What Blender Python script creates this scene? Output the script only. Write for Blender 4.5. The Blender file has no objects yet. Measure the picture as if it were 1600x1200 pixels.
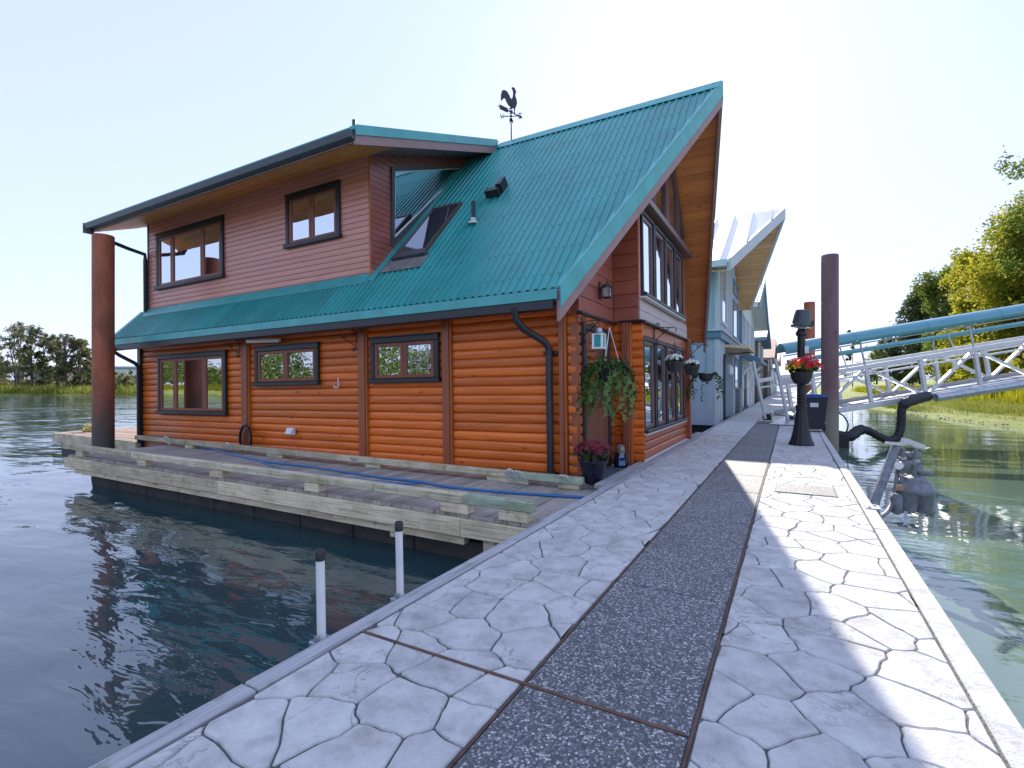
import bpy, math, random
import numpy as np
from mathutils import Vector, Matrix
random.seed(7); rng = np.random.default_rng(7)
S = bpy.context.scene
COL = S.collection
R = math.radians

# ---------------------------------------------------------------- camera, sky, sun, exposure
CAM_ANG = math.atan2(436, 790)
cd = bpy.data.cameras.new('camera'); cam = bpy.data.objects.new('camera', cd); COL.objects.link(cam)
cam.location = (0, 0, 1.15); cam.rotation_euler = (R(90), 0, CAM_ANG)
cd.sensor_width = 36; cd.lens = 790/1600*36; cd.clip_start = .05; cd.clip_end = 6000
S.camera = cam
SUN_EL, SUN_AZ = R(31.5), R(10.8)          # azimuth measured from +Y towards -X
W = bpy.data.worlds.new('World'); S.world = W; W.use_nodes = True
wn = W.node_tree.nodes; wl = W.node_tree.links
sky = wn.new('ShaderNodeTexSky'); sky.sky_type = 'NISHITA'; sky.sun_disc = False
sky.sun_elevation = SUN_EL; sky.sun_rotation = -SUN_AZ
sky.air_density = 1.0; sky.dust_density = .4; sky.ozone_density = 1.5; sky.altitude = 0
gm_ = wn.new('ShaderNodeGamma'); gm_.inputs[1].default_value = .24     # gamma curve evens the sky: dims its sun side against the rest
tn_ = wn.new('ShaderNodeMix'); tn_.data_type = 'RGBA'; tn_.blend_type = 'MULTIPLY'; tn_.inputs[0].default_value = 1; tn_.inputs[7].default_value = (1.12,1.22,1.68,1)
wl.new(sky.outputs[0], gm_.inputs[0]); wl.new(gm_.outputs[0], tn_.inputs[6]); wl.new(tn_.outputs[2], wn['Background'].inputs[0]); wn['Background'].inputs[1].default_value = .14
sl = bpy.data.lights.new('sun', 'SUN'); sl.energy = 2.0; sl.angle = R(.5); sl.color = (1, .93, .82)
so = bpy.data.objects.new('sun', sl); COL.objects.link(so)
sdir = Vector((-math.sin(SUN_AZ)*math.cos(SUN_EL), math.cos(SUN_AZ)*math.cos(SUN_EL), math.sin(SUN_EL)))
so.rotation_euler = sdir.to_track_quat('Z', 'Y').to_euler(); so.location = (0, 30, 30)
vs = S.view_settings; vs.view_transform = 'Standard'; vs.look = 'None'; vs.gamma = 1; vs.use_curve_mapping = False
vs.exposure = 2.03

# ---------------------------------------------------------------- helpers
RT = Vector((math.cos(CAM_ANG), math.sin(CAM_ANG), 0)); FW = Vector((-math.sin(CAM_ANG), math.cos(CAM_ANG), 0))
TH = R(.85); PX = -2.0                       # the house lists a little to its far end
def tilt(p):
    dx = p[0]-PX
    return Vector((PX+dx*math.cos(TH)-p[2]*math.sin(TH), p[1], dx*math.sin(TH)+p[2]*math.cos(TH)))
BASE = {}
ID = lambda p: p
class MB:
    def __init__(s, tf=None): s.v = []; s.f = []; s.mi = []; s.m = 0; s.tf = tf or ID
    def add(s, vs, fs):
        o = len(s.v); s.v += [tuple(s.tf(p)) for p in vs]; s.f += [tuple(o+i for i in f) for f in fs]; s.mi += [s.m]*len(fs); return s
    def par(s, o, a, b, c):
        o, a, b, c = map(Vector, (o, a, b, c))
        vs = [o, o+a, o+a+b, o+b, o+c, o+a+c, o+a+b+c, o+b+c]
        return s.add(vs, [(3,2,1,0),(4,5,6,7),(0,1,5,4),(1,2,6,5),(2,3,7,6),(3,0,4,7)])
    def box(s, x0, x1, y0, y1, z0, z1, c=0):
        if c <= 0: return s.par((x0,y0,z0),(x1-x0,0,0),(0,y1-y0,0),(0,0,z1-z0))
        lo = (x0,y0,z0); hi = (x1,y1,z1); ctr = [(lo[i]+hi[i])/2 for i in range(3)]; h = [(hi[i]-lo[i])/2 for i in range(3)]
        return s.cbox(ctr, ((1,0,0),(0,1,0),(0,0,1)), h, c)
    def cbox(s, ctr, ax, h, c):
        ctr = Vector(ctr); ax = [Vector(a) for a in ax]; vs = []; idx = {}
        for sx in (-1,1):
            for sy in (-1,1):
                for sz in (-1,1):
                    for k in range(3):
                        d = [sx*(h[0]-c), sy*(h[1]-c), sz*(h[2]-c)]; d[k] = (sx,sy,sz)[k]*h[k]
                        idx[(sx,sy,sz,k)] = len(vs); vs.append(ctr+ax[0]*d[0]+ax[1]*d[1]+ax[2]*d[2])
        fs = []
        for k in range(3):
            i, j = [(1,2),(0,2),(0,1)][k]
            for sk in (-1,1):
                q = []
                for (a, b) in ((-1,-1),(1,-1),(1,1),(-1,1)):
                    t = [0,0,0]; t[k] = sk; t[i] = a; t[j] = b; q.append(idx[(*t,k)])
                fs.append(tuple(q))
        for k in range(3):
            i, j = [(1,2),(0,2),(0,1)][k]
            for a in (-1,1):
                for b in (-1,1):
                    q = []
                    for sk, kk in ((-1,i),(1,i),(1,j),(-1,j)):
                        t = [0,0,0]; t[k] = sk; t[i] = a; t[j] = b; q.append(idx[(*t,kk)])
                    fs.append(tuple(q))
        for sx in (-1,1):
            for sy in (-1,1):
                for sz in (-1,1): fs.append(tuple(idx[(sx,sy,sz,k)] for k in range(3)))
        return s.add(vs, fs)
    def bar(s, p, q, w, h, up=(0,0,1), c=0):
        p, q = Vector(p), Vector(q); e = (q-p); L = e.length; e.normalize(); u = Vector(up); n = e.cross(u)
        if n.length < 1e-5: u = Vector((0,1,0)); n = e.cross(u)
        n.normalize(); u = n.cross(e)
        if c: return s.cbox((p+q)/2, (e,n,u), (L/2,w/2,h/2), c)
        return s.par(p-n*w/2-u*h/2, e*L, n*w, u*h)
    def vbar(s, p, q, w0, w1, z0, z1):
        p, q = Vector(p), Vector(q); e = q-p; n = Vector((e.y,-e.x,0)).normalized(); k = Vector((0,0,1))
        return s.par(p+n*w0+k*z0, e, n*(w1-w0), k*(z1-z0))
    def tube(s, pts, r, n=8, cap=True):
        pts = [Vector(p) for p in pts]; rs = r if hasattr(r,'__len__') else [r]*len(pts); vs = []; fs = []; prev = None
        for i, p in enumerate(pts):
            t = (pts[min(i+1,len(pts)-1)]-pts[max(i-1,0)]).normalized()
            if prev is None:
                a = Vector((0,0,1)) if abs(t.z) < .9 else Vector((1,0,0)); u = t.cross(a).normalized()
            else:
                u = prev-t*prev.dot(t); u = u.normalized() if u.length > 1e-6 else t.orthogonal().normalized()
            prev = u; w = t.cross(u)
            for k in range(n):
                an = 2*math.pi*k/n; vs.append(p+(u*math.cos(an)+w*math.sin(an))*rs[i])
        for i in range(len(pts)-1):
            for k in range(n):
                a = i*n+k; b = i*n+(k+1)%n; fs.append((a,b,b+n,a+n))
        if cap: fs.append(tuple(range(n-1,-1,-1))); fs.append(tuple(range((len(pts)-1)*n, len(pts)*n)))
        return s.add(vs, fs)
    def lathe(s, prof, n=16, at=(0,0,0), flute=0, axis=None):
        at = Vector(at); vs = []; fs = []; ax = axis or (Vector((1,0,0)),Vector((0,1,0)),Vector((0,0,1)))
        for (r, z) in prof:
            for k in range(n):
                an = 2*math.pi*k/n; rr = r*(1-(flute if k%2 else 0)); vs.append(at+ax[0]*(rr*math.cos(an))+ax[1]*(rr*math.sin(an))+ax[2]*z)
        for i in range(len(prof)-1):
            for k in range(n):
                a = i*n+k; b = i*n+(k+1)%n; fs.append((a,b,b+n,a+n))
        fs.append(tuple(range(n-1,-1,-1))); fs.append(tuple(range((len(prof)-1)*n, len(prof)*n)))
        return s.add(vs, fs)
    def prism(s, poly, off):
        off = Vector(off); a = [Vector(p) for p in poly]; n = len(a)
        fs = [tuple(range(n-1,-1,-1)), tuple(range(n,2*n))]+[(i,(i+1)%n,n+(i+1)%n,n+i) for i in range(n)]
        return s.add(a+[p+off for p in a], fs)
    def sphere(s, c, r, n=10, m=6, sc=(1,1,1)):
        return s.add(*sph(c, r, n, m, sc))
    def mesh(s, name, mats, base=(0,0,0), smooth=True, ang=35, fix=True):
        me = bpy.data.meshes.new(name); b = base
        me.from_pydata([(p[0]-b[0],p[1]-b[1],p[2]-b[2]) for p in s.v], [], s.f)
        for m in (mats if isinstance(mats,(list,tuple)) else [mats]): me.materials.append(m)
        if isinstance(mats,(list,tuple)) and len(mats) > 1: me.polygons.foreach_set('material_index', s.mi)
        if fix:
            import bmesh
            bm = bmesh.new(); bm.from_mesh(me); bmesh.ops.recalc_face_normals(bm, faces=bm.faces); bm.to_mesh(me); bm.free()
        if smooth:
            me.polygons.foreach_set('use_smooth', [True]*len(me.polygons)); me.set_sharp_from_angle(angle=R(ang))
        me.update(); return me
def sph(c, r, n=10, m=6, sc=(1,1,1)):
    c = Vector(c); vs = [c+Vector((0,0,r*sc[2]))]; fs = []
    for i in range(1, m):
        t = math.pi*i/m
        for k in range(n):
            a = 2*math.pi*k/n; vs.append(c+Vector((r*sc[0]*math.sin(t)*math.cos(a), r*sc[1]*math.sin(t)*math.sin(a), r*sc[2]*math.cos(t))))
    vs.append(c-Vector((0,0,r*sc[2]))); L = len(vs)-1
    for k in range(n): fs.append((0,1+k,1+(k+1)%n)); fs.append((L,L-n+(k+1)%n,L-n+k))
    for i in range(m-2):
        for k in range(n):
            a = 1+i*n+k; b = 1+i*n+(k+1)%n; fs.append((a,a+n,b+n,b))
    return vs, fs
def props(o, label=None, cat=None, group=None, kind=None):
    if label: o['label'] = label
    if cat: o['category'] = cat
    if group: o['group'] = group
    if kind: o['kind'] = kind
    return o
def thing(name, base, label, cat, group=None, lean=False):
    o = bpy.data.objects.new(name, None); COL.objects.link(o); o.empty_display_size = .2
    if lean: o.location = tilt(base); o.rotation_euler = (0, -TH, 0)
    else: o.location = base
    BASE[o.name] = Vector(base); return props(o, label, cat, group)
def part(name, mb, mat, parent, label=None, kind=None, **k):
    b = BASE[parent.name]; o = bpy.data.objects.new(name, mb.mesh(name, mat, b, **k)); COL.objects.link(o); o.parent = parent
    BASE[o.name] = b; return props(o, label, kind=kind)
def single(name, mb, mat, base, label, cat, group=None, lean=False, **k):
    o = bpy.data.objects.new(name, mb.mesh(name, mat, base, **k)); COL.objects.link(o)
    if lean: o.location = tilt(base); o.rotation_euler = (0, -TH, 0)
    else: o.location = base
    BASE[o.name] = Vector(base); return props(o, label, cat, group)
def struct(name, mb, mat, **k):
    o = bpy.data.objects.new(name, mb.mesh(name, mat, **k)); COL.objects.link(o); BASE[o.name] = Vector((0,0,0)); o['kind'] = 'structure'; return o
def copy_tree(o, parent=None):
    c = o.copy(); COL.objects.link(c)
    if parent: c.parent = parent
    for ch in list(o.children): copy_tree(ch, c)
    return c
def raw(name, v, f, mats, mi=None, smooth=False):
    me = bpy.data.meshes.new(name); nf, k = f.shape
    me.vertices.add(len(v)); me.vertices.foreach_set('co', np.asarray(v, np.float32).ravel())
    me.loops.add(nf*k); me.loops.foreach_set('vertex_index', f.astype(np.int32).ravel())
    me.polygons.add(nf); me.polygons.foreach_set('loop_start', np.arange(0, nf*k, k, dtype=np.int32))
    for m in mats: me.materials.append(m)
    if mi is not None: me.polygons.foreach_set('material_index', mi.astype(np.int32))
    me.update(calc_edges=True); me.validate(); return me
def at_d(u, v, d):                            # place at depth d, used to work out real positions from the survey of the photo
    return Vector((0,0,1.15))+(FW+RT*((u-800)/790)+Vector((0,0,1))*((600-v)/790))*d

# ---------------------------------------------------------------- materials
def mat(name, col, rough=.6, metal=0, spec=.5, coat=0):
    m = bpy.data.materials.new(name); m.use_nodes = True; b = m.node_tree.nodes['Principled BSDF']
    b.inputs['Base Color'].default_value = (*col,1); b.inputs['Roughness'].default_value = rough; b.inputs['Metallic'].default_value = metal
    b.inputs['Specular IOR Level'].default_value = spec; b.inputs['Coat Weight'].default_value = coat; b.inputs['Coat Roughness'].default_value = .2
    return m
class NT:
    def __init__(s, m): s.t = m.node_tree; s.b = s.t.nodes['Principled BSDF']
    def n(s, typ, **kw):
        x = s.t.nodes.new(typ)
        for k, v in kw.items():
            if k in x.inputs.keys(): x.inputs[k].default_value = v
            else: setattr(x, k, v)
        return x
    def l(s, a, b): s.t.links.new(a, b)
    def coords(s, scale=(1,1,1), rnd=True):
        tc = s.n('ShaderNodeTexCoord'); mp = s.n('ShaderNodeMapping'); mp.inputs['Scale'].default_value = scale
        if rnd:
            oi = s.n('ShaderNodeObjectInfo'); ad = s.n('ShaderNodeVectorMath', operation='MULTIPLY_ADD'); cx = s.n('ShaderNodeCombineXYZ')
            for i in range(3): s.l(oi.outputs['Random'], cx.inputs[i])
            s.l(cx.outputs[0], ad.inputs[0]); ad.inputs[1].default_value = (17,31,23); s.l(tc.outputs['Object'], ad.inputs[2]); s.l(ad.outputs[0], mp.inputs[0])
        else: s.l(tc.outputs['Object'], mp.inputs[0])
        return mp.outputs[0]
    def noise(s, v, scale, det=4, rough=.55, dist=0):
        x = s.n('ShaderNodeTexNoise'); x.inputs['Scale'].default_value = scale; x.inputs['Detail'].default_value = det; x.inputs['Roughness'].default_value = rough; x.inputs['Distortion'].default_value = dist
        s.l(v, x.inputs['Vector']); return x.outputs['Fac']
    def ramp(s, f, stops):
        r = s.n('ShaderNodeValToRGB'); el = r.color_ramp.elements
        while len(el) < len(stops): el.new(.5)
        for e, (p, c) in zip(el, stops): e.position = p; e.color = (*c,1) if len(c) == 3 else c
        s.l(f, r.inputs[0]); return r.outputs[0]
    def mix(s, a, b, f, mode='MIX'):
        x = s.n('ShaderNodeMix', data_type='RGBA', blend_type=mode)
        for sock, val in ((x.inputs[0],f),(x.inputs[6],a),(x.inputs[7],b)):
            if hasattr(val,'is_linked'): s.l(val, sock)
            else: sock.default_value = val if not isinstance(val, tuple) else (*val,1)[:4]
        return x.outputs[2]
    def math(s, op, a, b=0):
        x = s.n('ShaderNodeMath', operation=op)
        for i, val in enumerate((a,b)):
            if hasattr(val,'is_linked'): s.l(val, x.inputs[i])
            else: x.inputs[i].default_value = val
        return x.outputs[0]
    def bump(s, h, strength=.3, dist=.01):
        x = s.n('ShaderNodeBump'); x.inputs['Strength'].default_value = strength; x.inputs['Distance'].default_value = dist; s.l(h, x.inputs['Height']); s.l(x.outputs[0], s.b.inputs['Normal']); return x
    def var(s, col, amt=.25):
        oi = s.n('ShaderNodeObjectInfo'); h = s.n('ShaderNodeHueSaturation'); mr = s.n('ShaderNodeMapRange'); mr.inputs['To Min'].default_value = 1-amt; mr.inputs['To Max'].default_value = 1+amt
        s.l(oi.outputs['Random'], mr.inputs[0]); s.l(mr.outputs[0], h.inputs['Value']); s.l(col, h.inputs['Color']); return h.outputs[0]
    def col(s, c): s.l(c, s.b.inputs['Base Color'])
def dk(c, k): return tuple(x*k for x in c)
def wood(name, c, axis=0, rough=.4, var=.18, grain=.5, coat=0, knots=True, spec=.5, fine=60):
    m = mat(name, c, rough, 0, spec, coat); t = NT(m); sc = [fine]*3; sc[axis] = 1.6
    g = t.noise(t.coords(tuple(sc)), 1, 5, .6, .4); sc2 = [4]*3; sc2[axis] = .7
    v2 = t.coords(tuple(sc2)); big = t.noise(v2, 1, 3)
    col = t.ramp(g, [(.25,dk(c,1-grain)),(.55,c),(.8,dk(c,1+grain*.5))])
    col = t.mix(col, dk(c,.55), t.ramp(big,[(.5,(0,0,0)),(.8,(.55,.55,.55))]))
    if knots:
        sc3 = [7]*3; sc3[axis] = 2.4; vo = t.n('ShaderNodeTexVoronoi'); t.l(t.coords(tuple(sc3)), vo.inputs['Vector']); vo.inputs['Scale'].default_value = 1
        col = t.mix(col, dk(c,.25), t.ramp(vo.outputs['Distance'],[(.06,(.85,.85,.85)),(.15,(0,0,0))]))
    t.col(t.var(col, var)); t.bump(g, .25, .003); return m
def noisy(name, c, rough=.6, scale=6, amt=.25, metal=0, bump=.1, var=0, spec=.5, coat=0, dist=.004):
    m = mat(name, c, rough, metal, spec, coat); t = NT(m); f = t.noise(t.coords(), scale, 5)
    col = t.ramp(f, [(.3,dk(c,1-amt)),(.7,dk(c,1+amt))])
    t.col(t.var(col, var) if var else col)
    if bump: t.bump(t.noise(t.coords(), scale*6, 3), bump, dist)
    return m
M = {}
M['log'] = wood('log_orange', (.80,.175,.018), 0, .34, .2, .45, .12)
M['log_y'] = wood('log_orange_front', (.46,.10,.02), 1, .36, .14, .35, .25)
M['post'] = wood('post_red', (.33,.09,.04), 2, .4, .1, .4, .1)
M['trim_wood'] = wood('trim_orange', (.48,.14,.03), 2, .4, .1, .3, knots=False)
M['siding'] = wood('siding_red_sky_sheen', (.68,.28,.21), 0, .32, .05, .12, .3, knots=False)  # red-brown dormer boards, pinkish sky reflection put into the base colour
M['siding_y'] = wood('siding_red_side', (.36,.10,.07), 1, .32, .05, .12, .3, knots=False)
M['sash'] = wood('sash_wood', (.28,.08,.04), 2, .4, .05, .25, knots=False)
M['cedar'] = wood('cedar_soffit', (.92,.34,.085), 0, .45, .16, .45)
M['cedar_red'] = wood('cedar_soffit_red', (.80,.26,.075), 0, .4, .14, .4, .1)
M['cedar_pale'] = wood('cedar_soffit_pale', (.80,.48,.25), 0, .5, .12, .35)
M['fascia'] = wood('fascia_brown', (.34,.20,.19), 1, .45, .05, .2, knots=False)
M['door'] = wood('door_wood', (.20,.075,.045), 2, .35, .05, .5)
M['black'] = noisy('trim_black', (.018,.021,.028), .38, 20, .15, 0, .03)
M['gutter'] = noisy('gutter_slate', (.06,.075,.09), .35, 12, .12, 0, .02)
M['iron'] = mat('wrought_iron', (.012,.012,.014), .45)
M['plastic'] = mat('black_plastic', (.02,.021,.024), .4)
m = mat('teal_metal', (.012,.29,.27), .34, 0, .6); t = NT(m); a_ = t.noise(t.coords((1,1,1)), 1.3, 5); b_ = t.noise(t.coords((9,.5,.5)), 1, 5, .65); c_ = t.noise(t.coords((1,1,1)), 14, 4, .7)
col = t.ramp(a_, [(.3,(.009,.24,.225)),(.7,(.016,.33,.31))]); col = t.mix(col, (.10,.30,.28), t.ramp(b_, [(.5,(0,0,0)),(.75,(.55,.55,.55))])); col = t.mix(col, (.05,.13,.10), t.ramp(c_, [(.62,(0,0,0)),(.8,(.5,.5,.5))])); t.col(t.var(col, .07)); t.l(t.ramp(b_, [(.3,(.28,)*3),(.8,(.48,)*3)]), t.b.inputs['Roughness']); t.bump(a_, .05, .01); M['teal'] = m
M['teal_trim'] = noisy('teal_trim', (.055,.37,.36), .34, 3, .15, 0, .02, spec=.6)
M['alu'] = noisy('aluminium', (.62,.63,.65), .42, 5, .1, .35, .03)
M['steel'] = noisy('galvanised', (.42,.44,.47), .35, 9, .2, .8, .05)
M['grey_metal'] = noisy('grey_paint', (.18,.19,.215), .5, 14, .35, .2, .15)
M['white'] = noisy('white_paint', (.74,.75,.76), .5, 7, .06, 0, .03)
M['pvc'] = noisy('white_pvc', (.72,.72,.70), .4, 6, .08, 0, .02)
M['rubber'] = noisy('black_hose', (.016,.018,.022), .55, 25, .3, 0, .2)
M['blue_hose'] = mat('blue_hose', (.02,.16,.38), .35)
M['rope'] = noisy('rope_green', (.58,.64,.56), .8, 60, .3, 0, .4)
M['bin'] = mat('bin_dark', (.022,.026,.036), .5); M['bin_lid'] = mat('bin_lid_blue', (.02,.07,.30), .45)
M['mat_grey'] = noisy('door_mat', (.06,.085,.11), .95, 120, .4, 0, .5)
M['glaze'] = noisy('pot_glaze', (.008,.010,.028), .18, 8, .2, 0, .02)
M['mortar'] = noisy('joint_dark', (.11,.11,.115), .95, 30, .3)
M['petal_red'] = noisy('petal_red', (.55,.012,.02), .6, 9, .3, 0, 0); M['petal_orange'] = noisy('petal_orange', (.75,.12,.01), .6, 9, .2, 0, 0)
M['petal_yellow'] = noisy('petal_yellow', (.78,.50,.02), .6, 9, .2, 0, 0); M['petal_wine'] = noisy('petal_wine', (.16,.008,.02), .7, 9, .4, 0, 0)
M['petal_white'] = noisy('petal_white', (.75,.76,.72), .6, 9, .1, 0, 0)
def glassm(name, dark=(.012,.014,.016), k=.42, tint=(.9,.95,1)):
    m = bpy.data.materials.new(name); m.use_nodes = True; t = m.node_tree; t.nodes.clear()
    o = t.nodes.new('ShaderNodeOutputMaterial'); mx = t.nodes.new('ShaderNodeMixShader'); d = t.nodes.new('ShaderNodeBsdfDiffuse'); g = t.nodes.new('ShaderNodeBsdfGlossy')
    d.inputs[0].default_value = (*dark,1); g.inputs[0].default_value = (*tint,1); g.inputs['Roughness'].default_value = .01
    lw = t.nodes.new('ShaderNodeLayerWeight'); lw.inputs[0].default_value = .5; mr = t.nodes.new('ShaderNodeMapRange'); mr.inputs['To Min'].default_value = k; mr.inputs['To Max'].default_value = .95
    t.links.new(lw.outputs['Fresnel'], mr.inputs[0]); t.links.new(mr.outputs[0], mx.inputs[0]); t.links.new(d.outputs[0], mx.inputs[1]); t.links.new(g.outputs[0], mx.inputs[2]); t.links.new(mx.outputs[0], o.inputs[0])
    tc = t.nodes.new('ShaderNodeTexCoord'); no = t.nodes.new('ShaderNodeTexNoise'); no.inputs['Scale'].default_value = 2.2; bp = t.nodes.new('ShaderNodeBump'); bp.inputs['Strength'].default_value = .06; bp.inputs['Distance'].default_value = .02
    t.links.new(tc.outputs['Object'], no.inputs['Vector']); t.links.new(no.outputs[0], bp.inputs['Height']); t.links.new(bp.outputs[0], g.inputs['Normal'])
    return m
M['glass'] = glassm('window_glass', k=.72); M['glass_low'] = glassm('window_glass_dark', (.015,.016,.016), .5)
M['glass_sky'] = glassm('skylight_glass', (.05,.045,.06), .3)
def leafm(name, c, c2, trans=.45):
    m = bpy.data.materials.new(name); m.use_nodes = True; t = m.node_tree; t.nodes.clear(); N = t.nodes.new; L = t.links.new
    o = N('ShaderNodeOutputMaterial'); mx = N('ShaderNodeMixShader'); d = N('ShaderNodeBsdfDiffuse'); tr = N('ShaderNodeBsdfTranslucent'); mx.inputs[0].default_value = trans
    tc = N('ShaderNodeTexCoord'); no = N('ShaderNodeTexNoise'); no.inputs['Scale'].default_value = .45; no.inputs['Detail'].default_value = 6; no.inputs['Roughness'].default_value = .75; L(tc.outputs['Object'], no.inputs['Vector'])
    rp = N('ShaderNodeValToRGB'); rp.color_ramp.elements[0].position = .38; rp.color_ramp.elements[1].position = .64; rp.color_ramp.elements[0].color = (*c,1); rp.color_ramp.elements[1].color = (*c2,1)
    L(no.outputs['Fac'], rp.inputs[0]); L(rp.outputs[0], d.inputs[0]); L(rp.outputs[0], tr.inputs[0]); L(d.outputs[0], mx.inputs[1]); L(tr.outputs[0], mx.inputs[2]); L(mx.outputs[0], o.inputs[0]); return m
M['leaf_yellow'] = leafm('leaf_autumn', (.16,.20,.025), (.50,.44,.05), .6); M['leaf_green'] = leafm('leaf_green', (.08,.13,.03), (.26,.31,.06), .55)
M['leaf_dark'] = leafm('leaf_dark', (.06,.09,.04), (.15,.18,.07), .4); M['leaf_far'] = leafm('leaf_far', (.10,.13,.08), (.30,.28,.12), .5)  # leaf_far is paler: distance haze put into the leaf colour
M['ivy'] = leafm('ivy_leaf', (.02,.05,.025), (.10,.17,.05), .35); M['reed'] = leafm('reed', (.16,.19,.012), (.45,.40,.03), .55); M['grass_dry'] = leafm('dry_grass', (.14,.19,.03), (.36,.35,.09), .45)
M['bark'] = noisy('bark', (.10,.075,.055), .9, 8, .4, 0, .5)

# ---- special materials
def weathered(name, c, axis, green=0, stain=(.10,.085,.03)):
    m = mat(name, c, .85); t = NT(m); sc = [55]*3; sc[axis] = 2; g = t.noise(t.coords(tuple(sc)), 1, 5, .6)
    col = t.ramp(g, [(.28,dk(c,.5)),(.5,c),(.75,dk(c,1.25))])
    b = t.noise(t.coords((3,3,3)), 1, 5, .65)
    col = t.mix(col, (.17,.17,.04), t.ramp(b, [(.45,(0,0,0)),(.7,(green,)*3)])); col = t.mix(col, stain, t.ramp(t.noise(t.coords((9,9,9)),1,4), [(.58,(0,0,0)),(.75,(.6,.6,.6))]))
    t.col(t.var(col, .2)); t.bump(g, .5, .006); return m
M['plank'] = weathered('grey_plank', (.38,.34,.30), 1, .1)
M['plank_red'] = weathered('float_plank', (.34,.25,.20), 0, .1)
M['timber'] = weathered('mossy_timber', (.60,.52,.36), 0, .55)
M['timber_g'] = weathered('green_timber', (.38,.45,.32), 0, .5)
M['timber_x'] = weathered('pale_timber', (.74,.61,.41), 0, .35)
M['curb'] = weathered('dock_edge_wood', (.36,.36,.37), 1, .05)
def concrete(name, c, fine=90):
    m = mat(name, c, .85); t = NT(m); v = t.coords(); a = t.noise(v, 7, 6, .65); b = t.noise(v, fine, 3, .6); k = t.noise(v, 2.2, 4, .6)
    col = t.ramp(a, [(.28,dk(c,.58)),(.5,dk(c,.92)),(.72,dk(c,1.12))]); col = t.mix(col, dk(c,.62), t.ramp(b, [(.58,(0,0,0)),(.8,(.6,.6,.6))]))
    col = t.mix(col, (.34,.27,.21), t.ramp(k, [(.62,(0,0,0)),(.85,(.35,.35,.35))]))
    ve = t.noise(t.coords((1,1,1)), 3.2, 7, .6, .6); vd = t.math('ABSOLUTE', t.math('SUBTRACT', ve, .5)); vein = t.ramp(vd, [(0,(1,1,1)),(.012,(0,0,0))]); mk = t.ramp(t.noise(t.coords(), 1.7, 2), [(.45,(0,0,0)),(.6,(.9,.9,.9))])
    col = t.mix(col, dk(c,.42), t.math('MULTIPLY', vein, mk))
    t.col(t.var(col, .06)); h = t.math('ADD', t.math('MULTIPLY', a, 1.2), t.math('MULTIPLY', b, .35)); t.bump(h, .7, .016); return m
M['concrete'] = concrete('stamped_concrete', (.56,.55,.53)); M['slab'] = concrete('plain_concrete', (.54,.54,.53))
m = mat('exposed_aggregate', (.1,.1,.1), .7); t = NT(m); v = t.coords((1,1,1))
vo = t.n('ShaderNodeTexVoronoi'); vo.inputs['Scale'].default_value = 115; t.l(v, vo.inputs['Vector'])
hs = t.n('ShaderNodeSeparateColor'); t.l(vo.outputs['Color'], hs.inputs[0])
col = t.ramp(hs.outputs[0], [(0,(.10,.105,.115)),(.45,(.15,.16,.175)),(.72,(.27,.27,.28)),(.9,(.50,.49,.47)),(1,(.72,.70,.68))])
col = t.mix(col, (.07,.073,.08), t.ramp(vo.outputs['Distance'], [(.42,(0,0,0)),(.75,(.9,.9,.9))])); t.col(t.mix(col, dk((1,1,1),.7), t.ramp(t.noise(v, 1.6, 4), [(.4,(0,0,0)),(.7,(.5,.5,.5))]), 'MULTIPLY'))
t.bump(t.math('SUBTRACT', 1, vo.outputs['Distance']), .6, .006); M['agg'] = m
m = mat('rusty_steel', (.3,.1,.05), .7); t = NT(m); v = t.coords((1,1,.35)); a = t.noise(v, 3, 6, .7); b = t.noise(v, 14, 5, .7); tc = t.n('ShaderNodeTexCoord'); sx = t.n('ShaderNodeSeparateXYZ'); t.l(tc.outputs['Object'], sx.inputs[0])
col = t.ramp(a, [(.25,(.14,.045,.025)),(.5,(.36,.095,.04)),(.75,(.50,.15,.06))]); col = t.mix(col, (.10,.075,.065), t.ramp(b, [(.5,(0,0,0)),(.75,(.7,.7,.7))]))
zz = t.math('ADD', sx.outputs[2], t.math('MULTIPLY', b, .7)); mr = t.n('ShaderNodeMapRange'); mr.inputs['From Min'].default_value = 2.0; mr.inputs['From Max'].default_value = 1.1; t.l(zz, mr.inputs[0]); col = t.mix(col, (.085,.07,.055), mr.outputs[0])
t.col(col); t.bump(b, .35, .01); M['rust'] = m
m = mat('rusty_steel_purple', (.15,.07,.07), .55); t = NT(m); v = t.coords((1,1,.3)); a = t.noise(v, 4, 6, .7); tc = t.n('ShaderNodeTexCoord'); sx = t.n('ShaderNodeSeparateXYZ'); t.l(tc.outputs['Object'], sx.inputs[0])
col = t.ramp(a, [(.25,(.10,.05,.055)),(.55,(.17,.085,.085)),(.8,(.24,.13,.12))]); zz = t.math('ADD', sx.outputs[2], t.math('MULTIPLY', a, .9)); mr = t.n('ShaderNodeMapRange'); mr.inputs['From Min'].default_value = 2.1; mr.inputs['From Max'].default_value = 1.2; t.l(zz, mr.inputs[0]); col = t.mix(col, (.22,.20,.15), mr.outputs[0])
t.col(col); t.bump(a, .3, .008); M['rust2'] = m
m = mat('river_water', (.03,.06,.045), .03, 0, 1.0); m.node_tree.nodes['Principled BSDF'].inputs['IOR'].default_value = 1.55; t = NT(m)
tc = t.n('ShaderNodeTexCoord'); mp = t.n('ShaderNodeMapping'); mp.inputs['Rotation'].default_value = (0,0,R(-28)); mp.inputs['Scale'].default_value = (.55,1.5,1); t.l(tc.outputs['Object'], mp.inputs[0])
n1 = t.noise(mp.outputs[0], .8, 2, .45, .3); n2 = t.noise(mp.outputs[0], 3.6, 3, .5, .4)
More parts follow.
